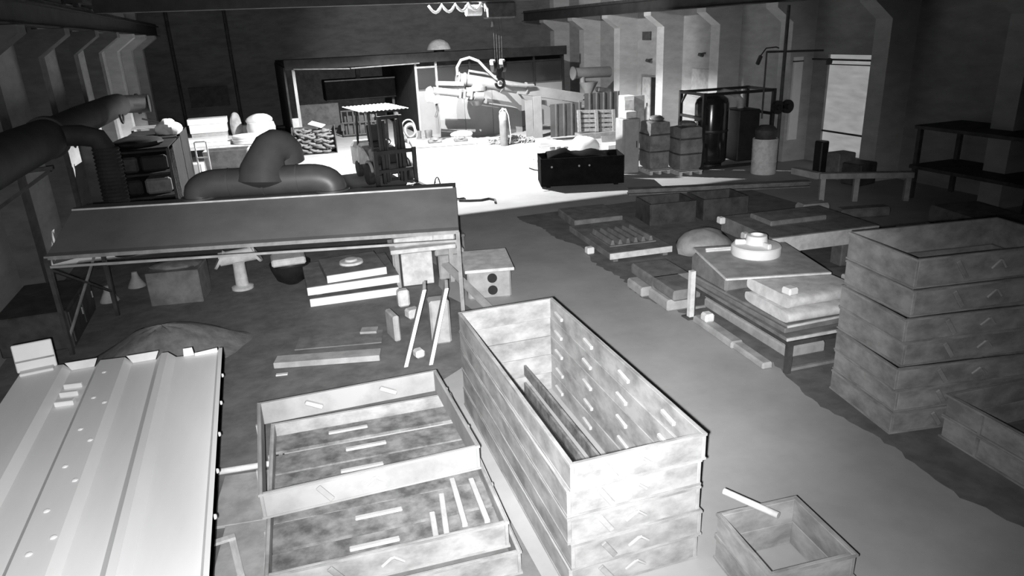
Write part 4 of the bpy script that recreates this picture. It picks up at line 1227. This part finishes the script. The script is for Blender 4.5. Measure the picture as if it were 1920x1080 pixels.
# chain heap
ch = MB()
rnd = random.Random(12)
for i in range(150):
    a = rnd.uniform(0, 6.28)
    q = math.sqrt(rnd.random())
    cx, cy = 1.05 * q * math.cos(a), .45 * q * math.sin(a)
    cz = .05 + rnd.random() * .22 * (1 - q)
    e = Euler((rnd.uniform(-1.2, 1.2), rnd.uniform(-1.2, 1.2), rnd.uniform(0, 3))).to_matrix()
    ch.tube([Vector((cx, cy, cz)) + e @ Vector((.11 * math.cos(2 * PI * k / 10), .06 * math.sin(2 * PI * k / 10), 0)) for k in range(10)], .02, 5, closed=True)
o = one('chain_heap', ch, M_MSTEEL, 'heap of steel chain around the foot of the gas cylinder', 'chain', (9.95, 28.3, .02), R(-15), None, True)
o['kind'] = 'stuff'

# black skip with dark cloth, white things behind
bk = thing('black_skip', 'black open steel skip at the right of the bright floor', 'skip', (8.98, 19.35, 0), R(-17))
sk = MB()
MB().b2(-1.22, 1.22, -.56, -.53, .05, .86).build('front_wall', M_SKIP, bk)
MB().b2(-1.22, 1.22, .53, .56, .05, .86).build('back_wall', M_SKIP, bk)
for sx in (-1, 1):
    MB().b2(sx * 1.205 - .015, sx * 1.205 + .015, -.53, .53, .05, .86).build('end_wall', M_SKIP, bk)
MB().b2(-1.19, 1.19, -.53, .53, .05, .08).build('base', M_SKIP, bk)
for sx in (-1.0, 1.0):
    MB().b2(sx - .06, sx + .06, -.5, .5, 0, .05).build('skid', M_SKIP, bk)
for x in (-.9, -.1, .2):
    MB().cyl((x, -.58, .62), (x, -.56, .62), .03, n=8).build('bolt', M_MSTEEL, bk)
MB().tube([(-1.22, -.4, .5), (-1.4, -.42, .54), (-1.55, -.42, .60)], .018, 6).build('hook_wire', M_DSTEEL, bk, True)
ct = MB()
nx, ny = 14, 8
for j in range(ny + 1):
    for i in range(nx + 1):
        u, v = i / nx, j / ny
        ct.v.append((-1.0 + 1.9 * u, -.45 + .95 * v, .80 + .16 * math.sin(u * 5 + v * 2) * math.sin(v * 3 + .4) + .30 * math.sin(PI * v) * math.exp(-((u - .72) / .22) ** 2) + .16 * math.sin(PI * v) * math.exp(-((u - .28) / .12) ** 2) + .03 * math.sin(9 * u + 4 * v)))
for j in range(ny):
    for i in range(nx):
        a = j * (nx + 1) + i
        ct.f.append((a, a + 1, a + nx + 2, a + nx + 1))
cl = one('dark_cloth', ct, M_SKIP, 'black cloth heaped over the open skip', 'cloth', (8.98, 19.35, .03), R(-17), None, True)
md_ = cl.modifiers.new('thick', 'SOLIDIFY')
md_.thickness = .02
# low pallet with white goods behind the skip
pt = thing('loading_pallet', 'low timber pallet carrying the white goods behind the skip', 'pallet', (10.5, 22.6, 0), R(-8))
for i in range(7):
    MB().b2(-1.5, 1.5, -.9 + i * .28, -.9 + i * .28 + .2, .11, .14).build('deck_board', M_WOOD, pt)
for x in (-1.4, 0, 1.4):
    MB().b2(x - .05, x + .05, -.9, .98, 0, .11).build('bearer', M_WOOD, pt)
one('foam_block', MB().box((0, 0, .22), (1.5, .5, .44), None, .02).box((-.1, 0, .52), (1.5, .55, .16), None, .03), M_WHITE, 'long white foam block behind the skip', 'block', (10.05, 23.25, .145), R(-6))
one('tarp_bundle', MB().lump((0, 0, 0), (1.2, .8, .78), 42, nu=26, nv=14, amp=.16), M_WHITE, 'crumpled white tarpaulin bundle behind the skip', 'tarpaulin', (10.45, 22.3, .145), R(-6), None, True)
t = thing('open_carton', 'white open carton right of the tarpaulin bundle', 'carton', (11.75, 22.3, .145), R(-8))
MB().b2(-.42, .42, -.35, .35, 0, .42).build('body', M_WHITE, t)
MB().box((-.02, .37, .52), (.8, .02, .26), (R(-18), 0, 0)).build('flap', M_MGREY, t)
for i, (x, y) in enumerate([(8.78, 20.95), (9.02, 21.05), (9.22, 20.92)]):
    one('glass_jar', MB().lathe([(.0, 0), (.11, 0), (.12, .05), (.12, .6), (.07, .72), (.06, .8), (.085, .8), (.085, .86), (0, .86)], n=16), M_LGREY, ['pale tall jar just behind the skip, left', 'pale tall jar just behind the skip, middle', 'pale tall jar just behind the skip, right'][i], 'jar', (x, y, .006), 0, 'jars behind the skip', True)
# upright timber pallet leaning on the fence
lp = thing('upright_pallet', 'pale timber pallet leaning upright against the corrugated fence', 'pallet', (13.5, 27.4, .25), R(-4))
lp.rotation_euler = (R(-14), R(3), R(-4))
for x in (-.78, 0, .78):
    MB().b2(x - .06, x + .06, -.1, .0, 0, .9).build('bearer', M_PALLET, lp)
for i in range(5):
    MB().b2(-.84, .84, 0.001, .025, .02 + i * .19, .02 + i * .19 + .13).build('deck_board', M_PALLET, lp)
one('support_crate', MB().b2(-.85, .85, -.3, .3, 0, .24, .01), M_DGREY, 'low grey crate under the upright pallet', 'crate', (13.5, 27.45, .0), R(-4))

# cabinets and wrapped pallets on the right
t = thing('tall_cabinet', 'tall light grey cabinet at the right end of the skip', 'cabinet', (11.0, 20.15, 0), R(-6))
MB().b2(-.28, .28, -.3, .3, 0, 1.68, .02).build('body', M_POST, t)
MB().b2(-.20, .25, -.315, -.301, .12, 1.58).build('door', M_POST, t)
MB().box((.18, -.33, .9), (.02, .03, .2)).build('handle', M_DSTEEL, t)
for i, (x, y, w_, h_, lb, m) in enumerate([(11.68, 19.65, .70, 1.50, 'film-wrapped pallet load right of the tall cabinet', M_WRAP), (12.40, 19.05, .78, 1.34, 'darker film-wrapped pallet load left of the black tank', M_DGREY)]):
    t = thing('wrapped_pallet', lb, 'pallet load', (x, y, 0), R(-5), 'wrapped pallet loads')
    for k in range(5):
        MB().b2(-w_ / 2, w_ / 2, -.45 + k * .19, -.45 + k * .19 + .13, .1, .125).build('deck_board', M_WOOD, t)
    for xx in (-w_ / 2 + .06, 0, w_ / 2 - .06):
        MB().b2(xx - .045, xx + .045, -.45, .45, 0, .1).build('bearer', M_WOOD, t)
    zz = .127
    lay = 1
    for k in range(lay):
        hh = h_ / lay
        s_ = .01 * math.sin(k * 2.3 + i)
        MB().softbox((s_, 0, zz + hh / 2), (w_ - .04, .80, hh * .97), 80 + 3 * k + i, n=12, amp=.014, k=.3).build('wrapped_bale', m, t, True)
        zz += hh
    for q_ in (.38, .72):
        MB().softbox((0, 0, .127 + h_ * q_), (w_ - .015, .83, .05), 91, n=4, amp=.004).build('strap', M_DSTEEL, t, True)
    MB().lump((.05, 0, zz - .03), (w_ * .7, .55, .16), 50 + i).build('film_top', M_WRAP, t, True)
one('carton', MB().box((0, 0, .1), (.4, .4, .2), None, .01), M_LGREY, 'flat pale carton on top of the tall cabinet', 'carton', (11.02, 20.18, 1.685), R(8))
t = thing('notice_cabinet', 'white metal cabinet beside the doorway', 'cabinet', (13.75, 25.3, 0), R(-4))
MB().b2(-.22, .22, -.25, .25, 0, 1.85, .01).build('body', M_WHITE, t)
MB().b2(.225, .75, -.05, .05, 0, 1.82, .01).build('side_panel', M_MGREY, t)
MB().b2(-.18, .18, -.26, -.251, 1.0, 1.7).build('front_panel', M_LGREY, t)

# black tank in a frame
tk = thing('black_tank', 'glossy black pressure tank inside a square tube frame', 'tank', (13.62, 19.5, 0), R(-4))
MB().lathe([(.0, .1), (.35, .1), (.50, .2), (.52, .3), (.52, 1.98), (.47, 2.12), (.34, 2.22), (.12, 2.27), (0, 2.27)], n=36).build('vessel', M_GLOSS, tk, True)
for z_ in (1.12,):
    MB().lathe([(.53, z_), (.535, z_ + .02), (.535, z_ + .06), (.53, z_ + .08)], n=36).build('band', M_BLACK, tk, True)
MB().cyl((0, 0, 0), (0, 0, .12), .38, n=20).build('foot_ring', M_BLACK, tk, True)
for x in (-.68, 1.72):
    for y in (-.7, .75):
        MB().b2(x - .05, x + .05, y - .05, y + .05, 0, 2.38).build('frame_post', M_BLACK, tk)
    for z_ in (.95, 1.62, 2.33):
        MB().b2(x - .04, x + .04, -.65, .70, z_ - .04, z_ + .04).build('frame_rail', M_BLACK, tk)
for y in (-.7, .75):
    MB().b2(-.63, 1.67, y - .04, y + .04, 2.29, 2.37).build('frame_rail', M_BLACK, tk)
    MB().b2(-.63, 1.67, y - .04, y + .04, .06, .14).build('frame_rail', M_BLACK, tk)
MB().bar((-.68, .7, 2.0), (-.68, .4, 2.33), .05).build('frame_gusset', M_BLACK, tk)
MB().b2(.75, 1.5, -.4, .55, .15, 1.75, .03).build('dryer_housing', M_BLACK, tk)
MB().tube([(.3, .2, 2.2), (.5, .2, 2.3), (.9, .2, 2.22), (1.1, .15, 2.0), (1.12, .15, 1.76)], .10, 12).build('pipe_elbow', M_MGREY, tk, True)
MB().cyl((-.62, -.1, 1.42), (-.55, -.1, 1.42), .07, n=12).build('gauge', M_MGREY, tk, True)
# pale drum
dr = thing('steel_drum', 'pale stained steel drum right of the black tank', 'drum', (14.35, 17.75, 0))
MB().lathe([(0, .01), (.36, .0), (.37, .02), (.365, .35), (.375, .37), (.365, .39), (.365, .7), (.375, .72), (.365, .74), (.37, 1.03), (.36, 1.05), (.345, 1.03), (0, 1.03)], n=28).build('shell', M_LGREY, dr, True)
MB().cyl((.15, .1, 1.03), (.15, .1, 1.06), .04, n=10).build('bung', M_DSTEEL, dr, True)
MB().lathe([(.3, 1.04), (.32, 1.3), (.2, 1.42), (0, 1.44)], n=20).build('dark_cover', M_DSTEEL, dr, True)
# pipework with two valve wheels
pp_ = thing('wall_pipework', 'dark pipe drop with two round valves left of the lit opening', 'pipe', (0, 18.0, 0))
MB().cyl((15.0, 0, 0), (15.0, 0, 4.75), .05, n=10).build('riser', M_DSTEEL, pp_, True)
MB().cyl((14.35, 0, 3.5), (16.4, 0, 3.44), .03, n=8).build('cross_pipe', M_DSTEEL, pp_, True)
MB().cyl((14.35, 0, 1.6), (14.35, 0, 3.5), .025, n=8).build('drop_pipe', M_DSTEEL, pp_, True)
for x in (14.82, 15.18):
    v_ = MB().cyl((x, -.14, 1.9), (x, -.04, 1.9), .20, n=20).build('valve_body', M_BLACK, pp_, True)
    MB().cyl((x, -.2, 1.9), (x, -.14, 1.9), .08, n=12).build('spindle', M_BLACK, v_, True)
# stuff under the lit opening
for i, (x, y, d, m) in enumerate([(15.6, 16.0, (.6, .5, .75), M_DGREY), (15.7, 16.9, (.3, .3, .95), M_BLACK), (15.5, 15.2, (.7, .6, .6), M_DSTEEL)]):
    one('parts_box', MB().box((0, 0, d[2] / 2), d, None, .03), m, ['dim parts box below the lit opening, left', 'narrow black can below the lit opening', 'dark parts box right of the lit opening'][i], 'box', (x, y, .006), R(5 * i))
# antenna-like bracket and lamps on the right wall
t = thing('wall_bracket', 'thin dark forked bracket on the right wall above the tank', 'bracket', (16.45, 20.3, 3.4))
MB().tube([(.44, 0, 0), (.1, 0, .12), (-.3, 0, .1), (-.6, -.1, -.15)], .02, 6).build('arm', M_DSTEEL, t, True)
MB().box((-.62, -.1, -.25), (.12, .1, .3), (0, R(25), 0), .02).build('head', M_DSTEEL, t)
one('wall_lamp', MB().box((0, 0, 0), (.2, .16, .12), (0, R(20), 0), .02).cyl((.05, 0, .05), (.22, 0, .06), .03), M_DSTEEL, 'small wall lamp above the patched panel', 'lamp', (16.70, 24.8, 3.2))
one('wall_lamp', MB().box((0, 0, 0), (.2, .16, .12), (0, R(20), 0), .02).cyl((.05, 0, .05), (.22, 0, .06), .03), M_DSTEEL, 'small wall lamp above the doorway', 'lamp', (16.70, 28.8, 2.9))

# ---- left far corner: pale stacked goods
pf = thing('work_platform', 'low pale work platform in the far left corner', 'platform', (-1.2, 32.0, 0), R(-5))
MB().b2(-1.5, 1.8, -1.4, 2.6, .50, .58).build('deck', M_LGREY, pf)
for x in (-1.4, 1.7):
    for y in (-1.3, 0.6, 2.5):
        MB().b2(x - .05, x + .05, y - .05, y + .05, 0, .50).build('leg', M_DSTEEL, pf)
t = thing('pattern_box', 'pale stepped wooden pattern box in the far left corner', 'box', (-1.82, 33.9, .585), R(-2))
MB().b2(-.72, .72, -.3, .3, 0, .24, .01).build('base', M_MGREY, t)
MB().b2(-.75, .75, -.34, .34, .242, .60, .01).build('box', M_WHITE, t)
MB().b2(-.79, .79, -.36, .36, .602, .84, .01).build('lid', M_WHITE, t)
one('grey_sack', MB().lump((0, 0, 0), (.5, .4, .98), 61, nu=18, nv=12, amp=.10), M_MGREY, 'full grey sack standing right of the stepped pattern box', 'sack', (-.72, 34.0, .585), 0, None, True)
t = thing('bulk_bag', 'big white bulk bag in the far left corner', 'bag', (.30, 33.2, .585))
MB().lathe([(.5, 0), (.58, .1), (.6, .35), (.55, .55), (.3, .6)], n=20).build('tub', M_WHITE, t, True)
MB().lump((0, 0, .5), (1.1, 1.0, .42), 66, nu=22, nv=10, amp=.12).build('sack_top', M_WHITE, t, True)
one('white_board', MB().box((0, 0, .06), (1.7, .9, .12), None, .01).box((-.1, .1, .2), (1.6, .8, .14), None, .01), M_WHITE, 'wide white boards lying flat on the work platform', 'board', (-1.80, 31.4, .585), R(-3))
t = thing('disc_stack', 'stack of white round discs before the bulk bag', 'discs', (-.25, 31.1, .585))
for k in range(3):
    MB().lathe([(0, k * .105), (.62, k * .105), (.64, k * .105 + .02), (.64, k * .105 + .08), (.62, k * .105 + .1), (0, k * .105 + .1)], n=30).build('disc', M_WHITE, t, True)
t = thing('grey_bin', 'open grey bin behind the arched duct', 'bin', (-1.0, 26.6, 0), R(-6))
MB().prism([(-.62, 0), (.62, 0), (.70, .98), (-.70, .98)], -.42, -.38).build('front_wall', M_DGREY, t)
MB().prism([(-.62, 0), (.62, 0), (.70, .98), (-.70, .98)], .38, .42).build('back_wall', M_DGREY, t)
for sx in (-1, 1):
    MB().bar((sx * .62, 0, 0), (sx * .70, 0, .98), .03, .76).build('end_wall', M_MGREY, t) if False else MB().prism([(sx * .62, 0), (sx * .65, 0), (sx * .73, .98), (sx * .70, .98)], -.38, .38).build('end_wall', M_MGREY, t)
one('white_carton', MB().box((0, 0, .22), (.5, .4, .44), None, .01), M_WHITE, 'white carton on the floor left of the grey bin', 'carton', (-2.15, 27.6, .006), R(-10))
one('pale_crate', MB().box((0, 0, .3), (.42, .42, .6), None, .02), M_LGREY, 'pale crate left of the disc stack', 'crate', (-2.6, 29.6, .006), R(5))
t = thing('folding_frame', 'small pale folding frame beside the dark rack', 'frame', (-1.62, 24.0, 0), R(-8))
for x in (-.17, .17):
    MB().b2(x - .02, x + .02, -.02, .02, 0, 1.6).build('upright', M_LGREY, t)
for z_ in (.5, 1.1, 1.58):
    MB().b2(-.15, .15, -.02, .02, z_, z_ + .04).build('rung', M_LGREY, t)
# dark rack with flasks and a plastic sheet
def storage_rack(label, y0):
    rk = thing('storage_rack', label, 'rack', (-2.75, y0, 0), R(-2), 'dark storage racks')
    for x in (-.72, .72):
        for y in (-1.15, 1.15):
            MB().b2(x - .035, x + .035, y - .035, y + .035, 0, 2.05).build('post', M_BLACK, rk)
    for z_ in (.25, .85, 1.42, 1.98):
        MB().b2(-.68, .68, -1.12, 1.12, z_, z_ + .05).build('shelf', M_SOOT, rk)
    MB().b2(-.70, .70, 1.19, 1.20, .3, 2.0).build('back_sheet', M_SOOT, rk)
    MB().b2(.757, .765, -.55, 1.15, .15, 2.05).build('light_block_sheet', M_SOOT, rk)  # added sheet that keeps work lamp light off the left wall
    for k in range(3):
        MB().b2(.758, .764, -1.05 + k * .17, -1.0 + k * .17, .3, 2.0).build('slat', M_BLACK, rk)
    return rk
storage_rack('dark loaded storage rack behind the flexible hose', 20.6)
storage_rack('dark loaded storage rack, farther of the two by the left wall', 23.1)
k = 0
for ry in (20.6, 23.1):
    for z_ in (.30, .90, 1.47):
        for x in (-.36, .30):
            one('parts_crate', MB().box((0, 0, .19), (.60, 1.7, .38), None, .05), (M_DGREY, M_DSTEEL, M_SOOT)[k % 3],
                'dim parts crate on the %s shelf of the %s dark rack, %s' % (['lowest', 'middle', 'upper'][k // 2 % 3], 'nearer' if ry < 21 else 'farther', ['left', 'right'][k % 2]), 'crate', (-2.75 + x, ry, z_ + .005), R(-2))
            k += 1
one('plastic_sheet', MB().lump((0, 0, 0), (.62, .7, .42), 71, nu=22, nv=12, amp=.26), M_PLASTIC, 'crumpled clear plastic bag on top of the dark rack', 'bag', (-2.3, 22.8, 2.035), 0, None, True)
one('dark_tarpaulin', MB().lump((0, 0, 0), (1.2, 1.7, .22), 72, nu=20, nv=10, amp=.12), M_SOOT, 'dark tarpaulin heap on top of the nearer dark rack', 'tarpaulin', (-2.85, 20.7, 2.035), 0, None, True)
one('tilted_board', MB().box((0, 0, .0), (1.3, .9, .03), None, .004).b2(-.5, -.4, -.05, .05, -1.75, -.02).b2(.4, .5, -.05, .05, -1.75, -.02), M_MGREY, 'grey board table beyond the dark rack by the left wall', 'table', (-3.3, 28.0, 1.78), 0)
one('steel_pole', MB().tube([(-3.55, 27.7, 2.1), (-2.75, 27.75, 1.83), (-2.7, 27.75, 1.80)], .03, 8), M_BLACK, 'thin black pole sloping over the board table', 'pole', (0, 0, 0), 0, None, True)
# scrap heap before the shed's left post
for i, (x, y, d, r_) in enumerate([(-.35, 36.6, (1.1, .5, .35), (0, R(-12), R(10))), (.95, 36.1, (.9, .4, .12), (R(10), R(-22), 0)), (.35, 34.9, (.5, .4, .4), (0, R(15), R(30)))]):
    one('scrap_piece', MB().box((0, 0, .5), d, None, .03).box((0, 0, .2), (.5, .4, .5)), M_DSTEEL, ['dark scrap sheet heap left of the shed post, rear', 'sloping dark scrap sheet left of the shed post', 'dark scrap lump left of the shed post, front'][i], 'scrap', (x, y, .055), 0, rot=(0, 0, r_[2]))
one('post_guard', MB().b2(-.14, .14, -.1, .1, 0, 1.25, .02), M_MGREY, 'grey guard board in front of the shed post', 'board', (1.72, 32.5, 0), R(-5))
# cart wheel peeping over the hood edge
cwh = thing('hand_cart', 'small hand cart with a thin spoked wheel beyond the hood', 'cart', (4.5, 19.0, 0), R(60))
wm = MB().tube([(.30 * math.cos(2 * PI * i / 28), 0, .36 + .34 * math.sin(2 * PI * i / 28)) for i in range(28)], .018, 6, closed=True).build('wheel_rim', M_BLACK, cwh, True)
for i in range(6):
    a = i * PI / 3
    MB().cyl((0, 0, .36), (.30 * math.cos(a), 0, .36 + .33 * math.sin(a)), .007, n=5).build('spoke', M_BLACK, wm)
MB().b2(-.25, .25, .08, .6, .30, .36).build('tray', M_DSTEEL, cwh)
for x in (-.2, .2):
    MB().b2(x - .02, x + .02, .5, .54, 0, .3).build('leg', M_DSTEEL, cwh)
MB().cyl((0, -.04, .36), (0, .1, .36), .02, n=8).build('axle', M_DSTEEL, cwh)
# rope on the floor at the shadow edge
one('tie_cable', MB().tube([(4.95, 19.2, .03), (5.1, 18.9, .05), (5.25, 19.0, .03), (5.2, 18.75, .06), (5.05, 18.8, .03), (5.3, 18.65, .03), (5.6, 18.55, .03), (5.85, 18.62, .03), (5.95, 18.4, .03), (5.85, 18.05, .03)], .03, 7), M_DSTEEL, 'dark knotted cable on the bright floor at the hood corner', 'cable', (0, 0, 0), 0, None, True)
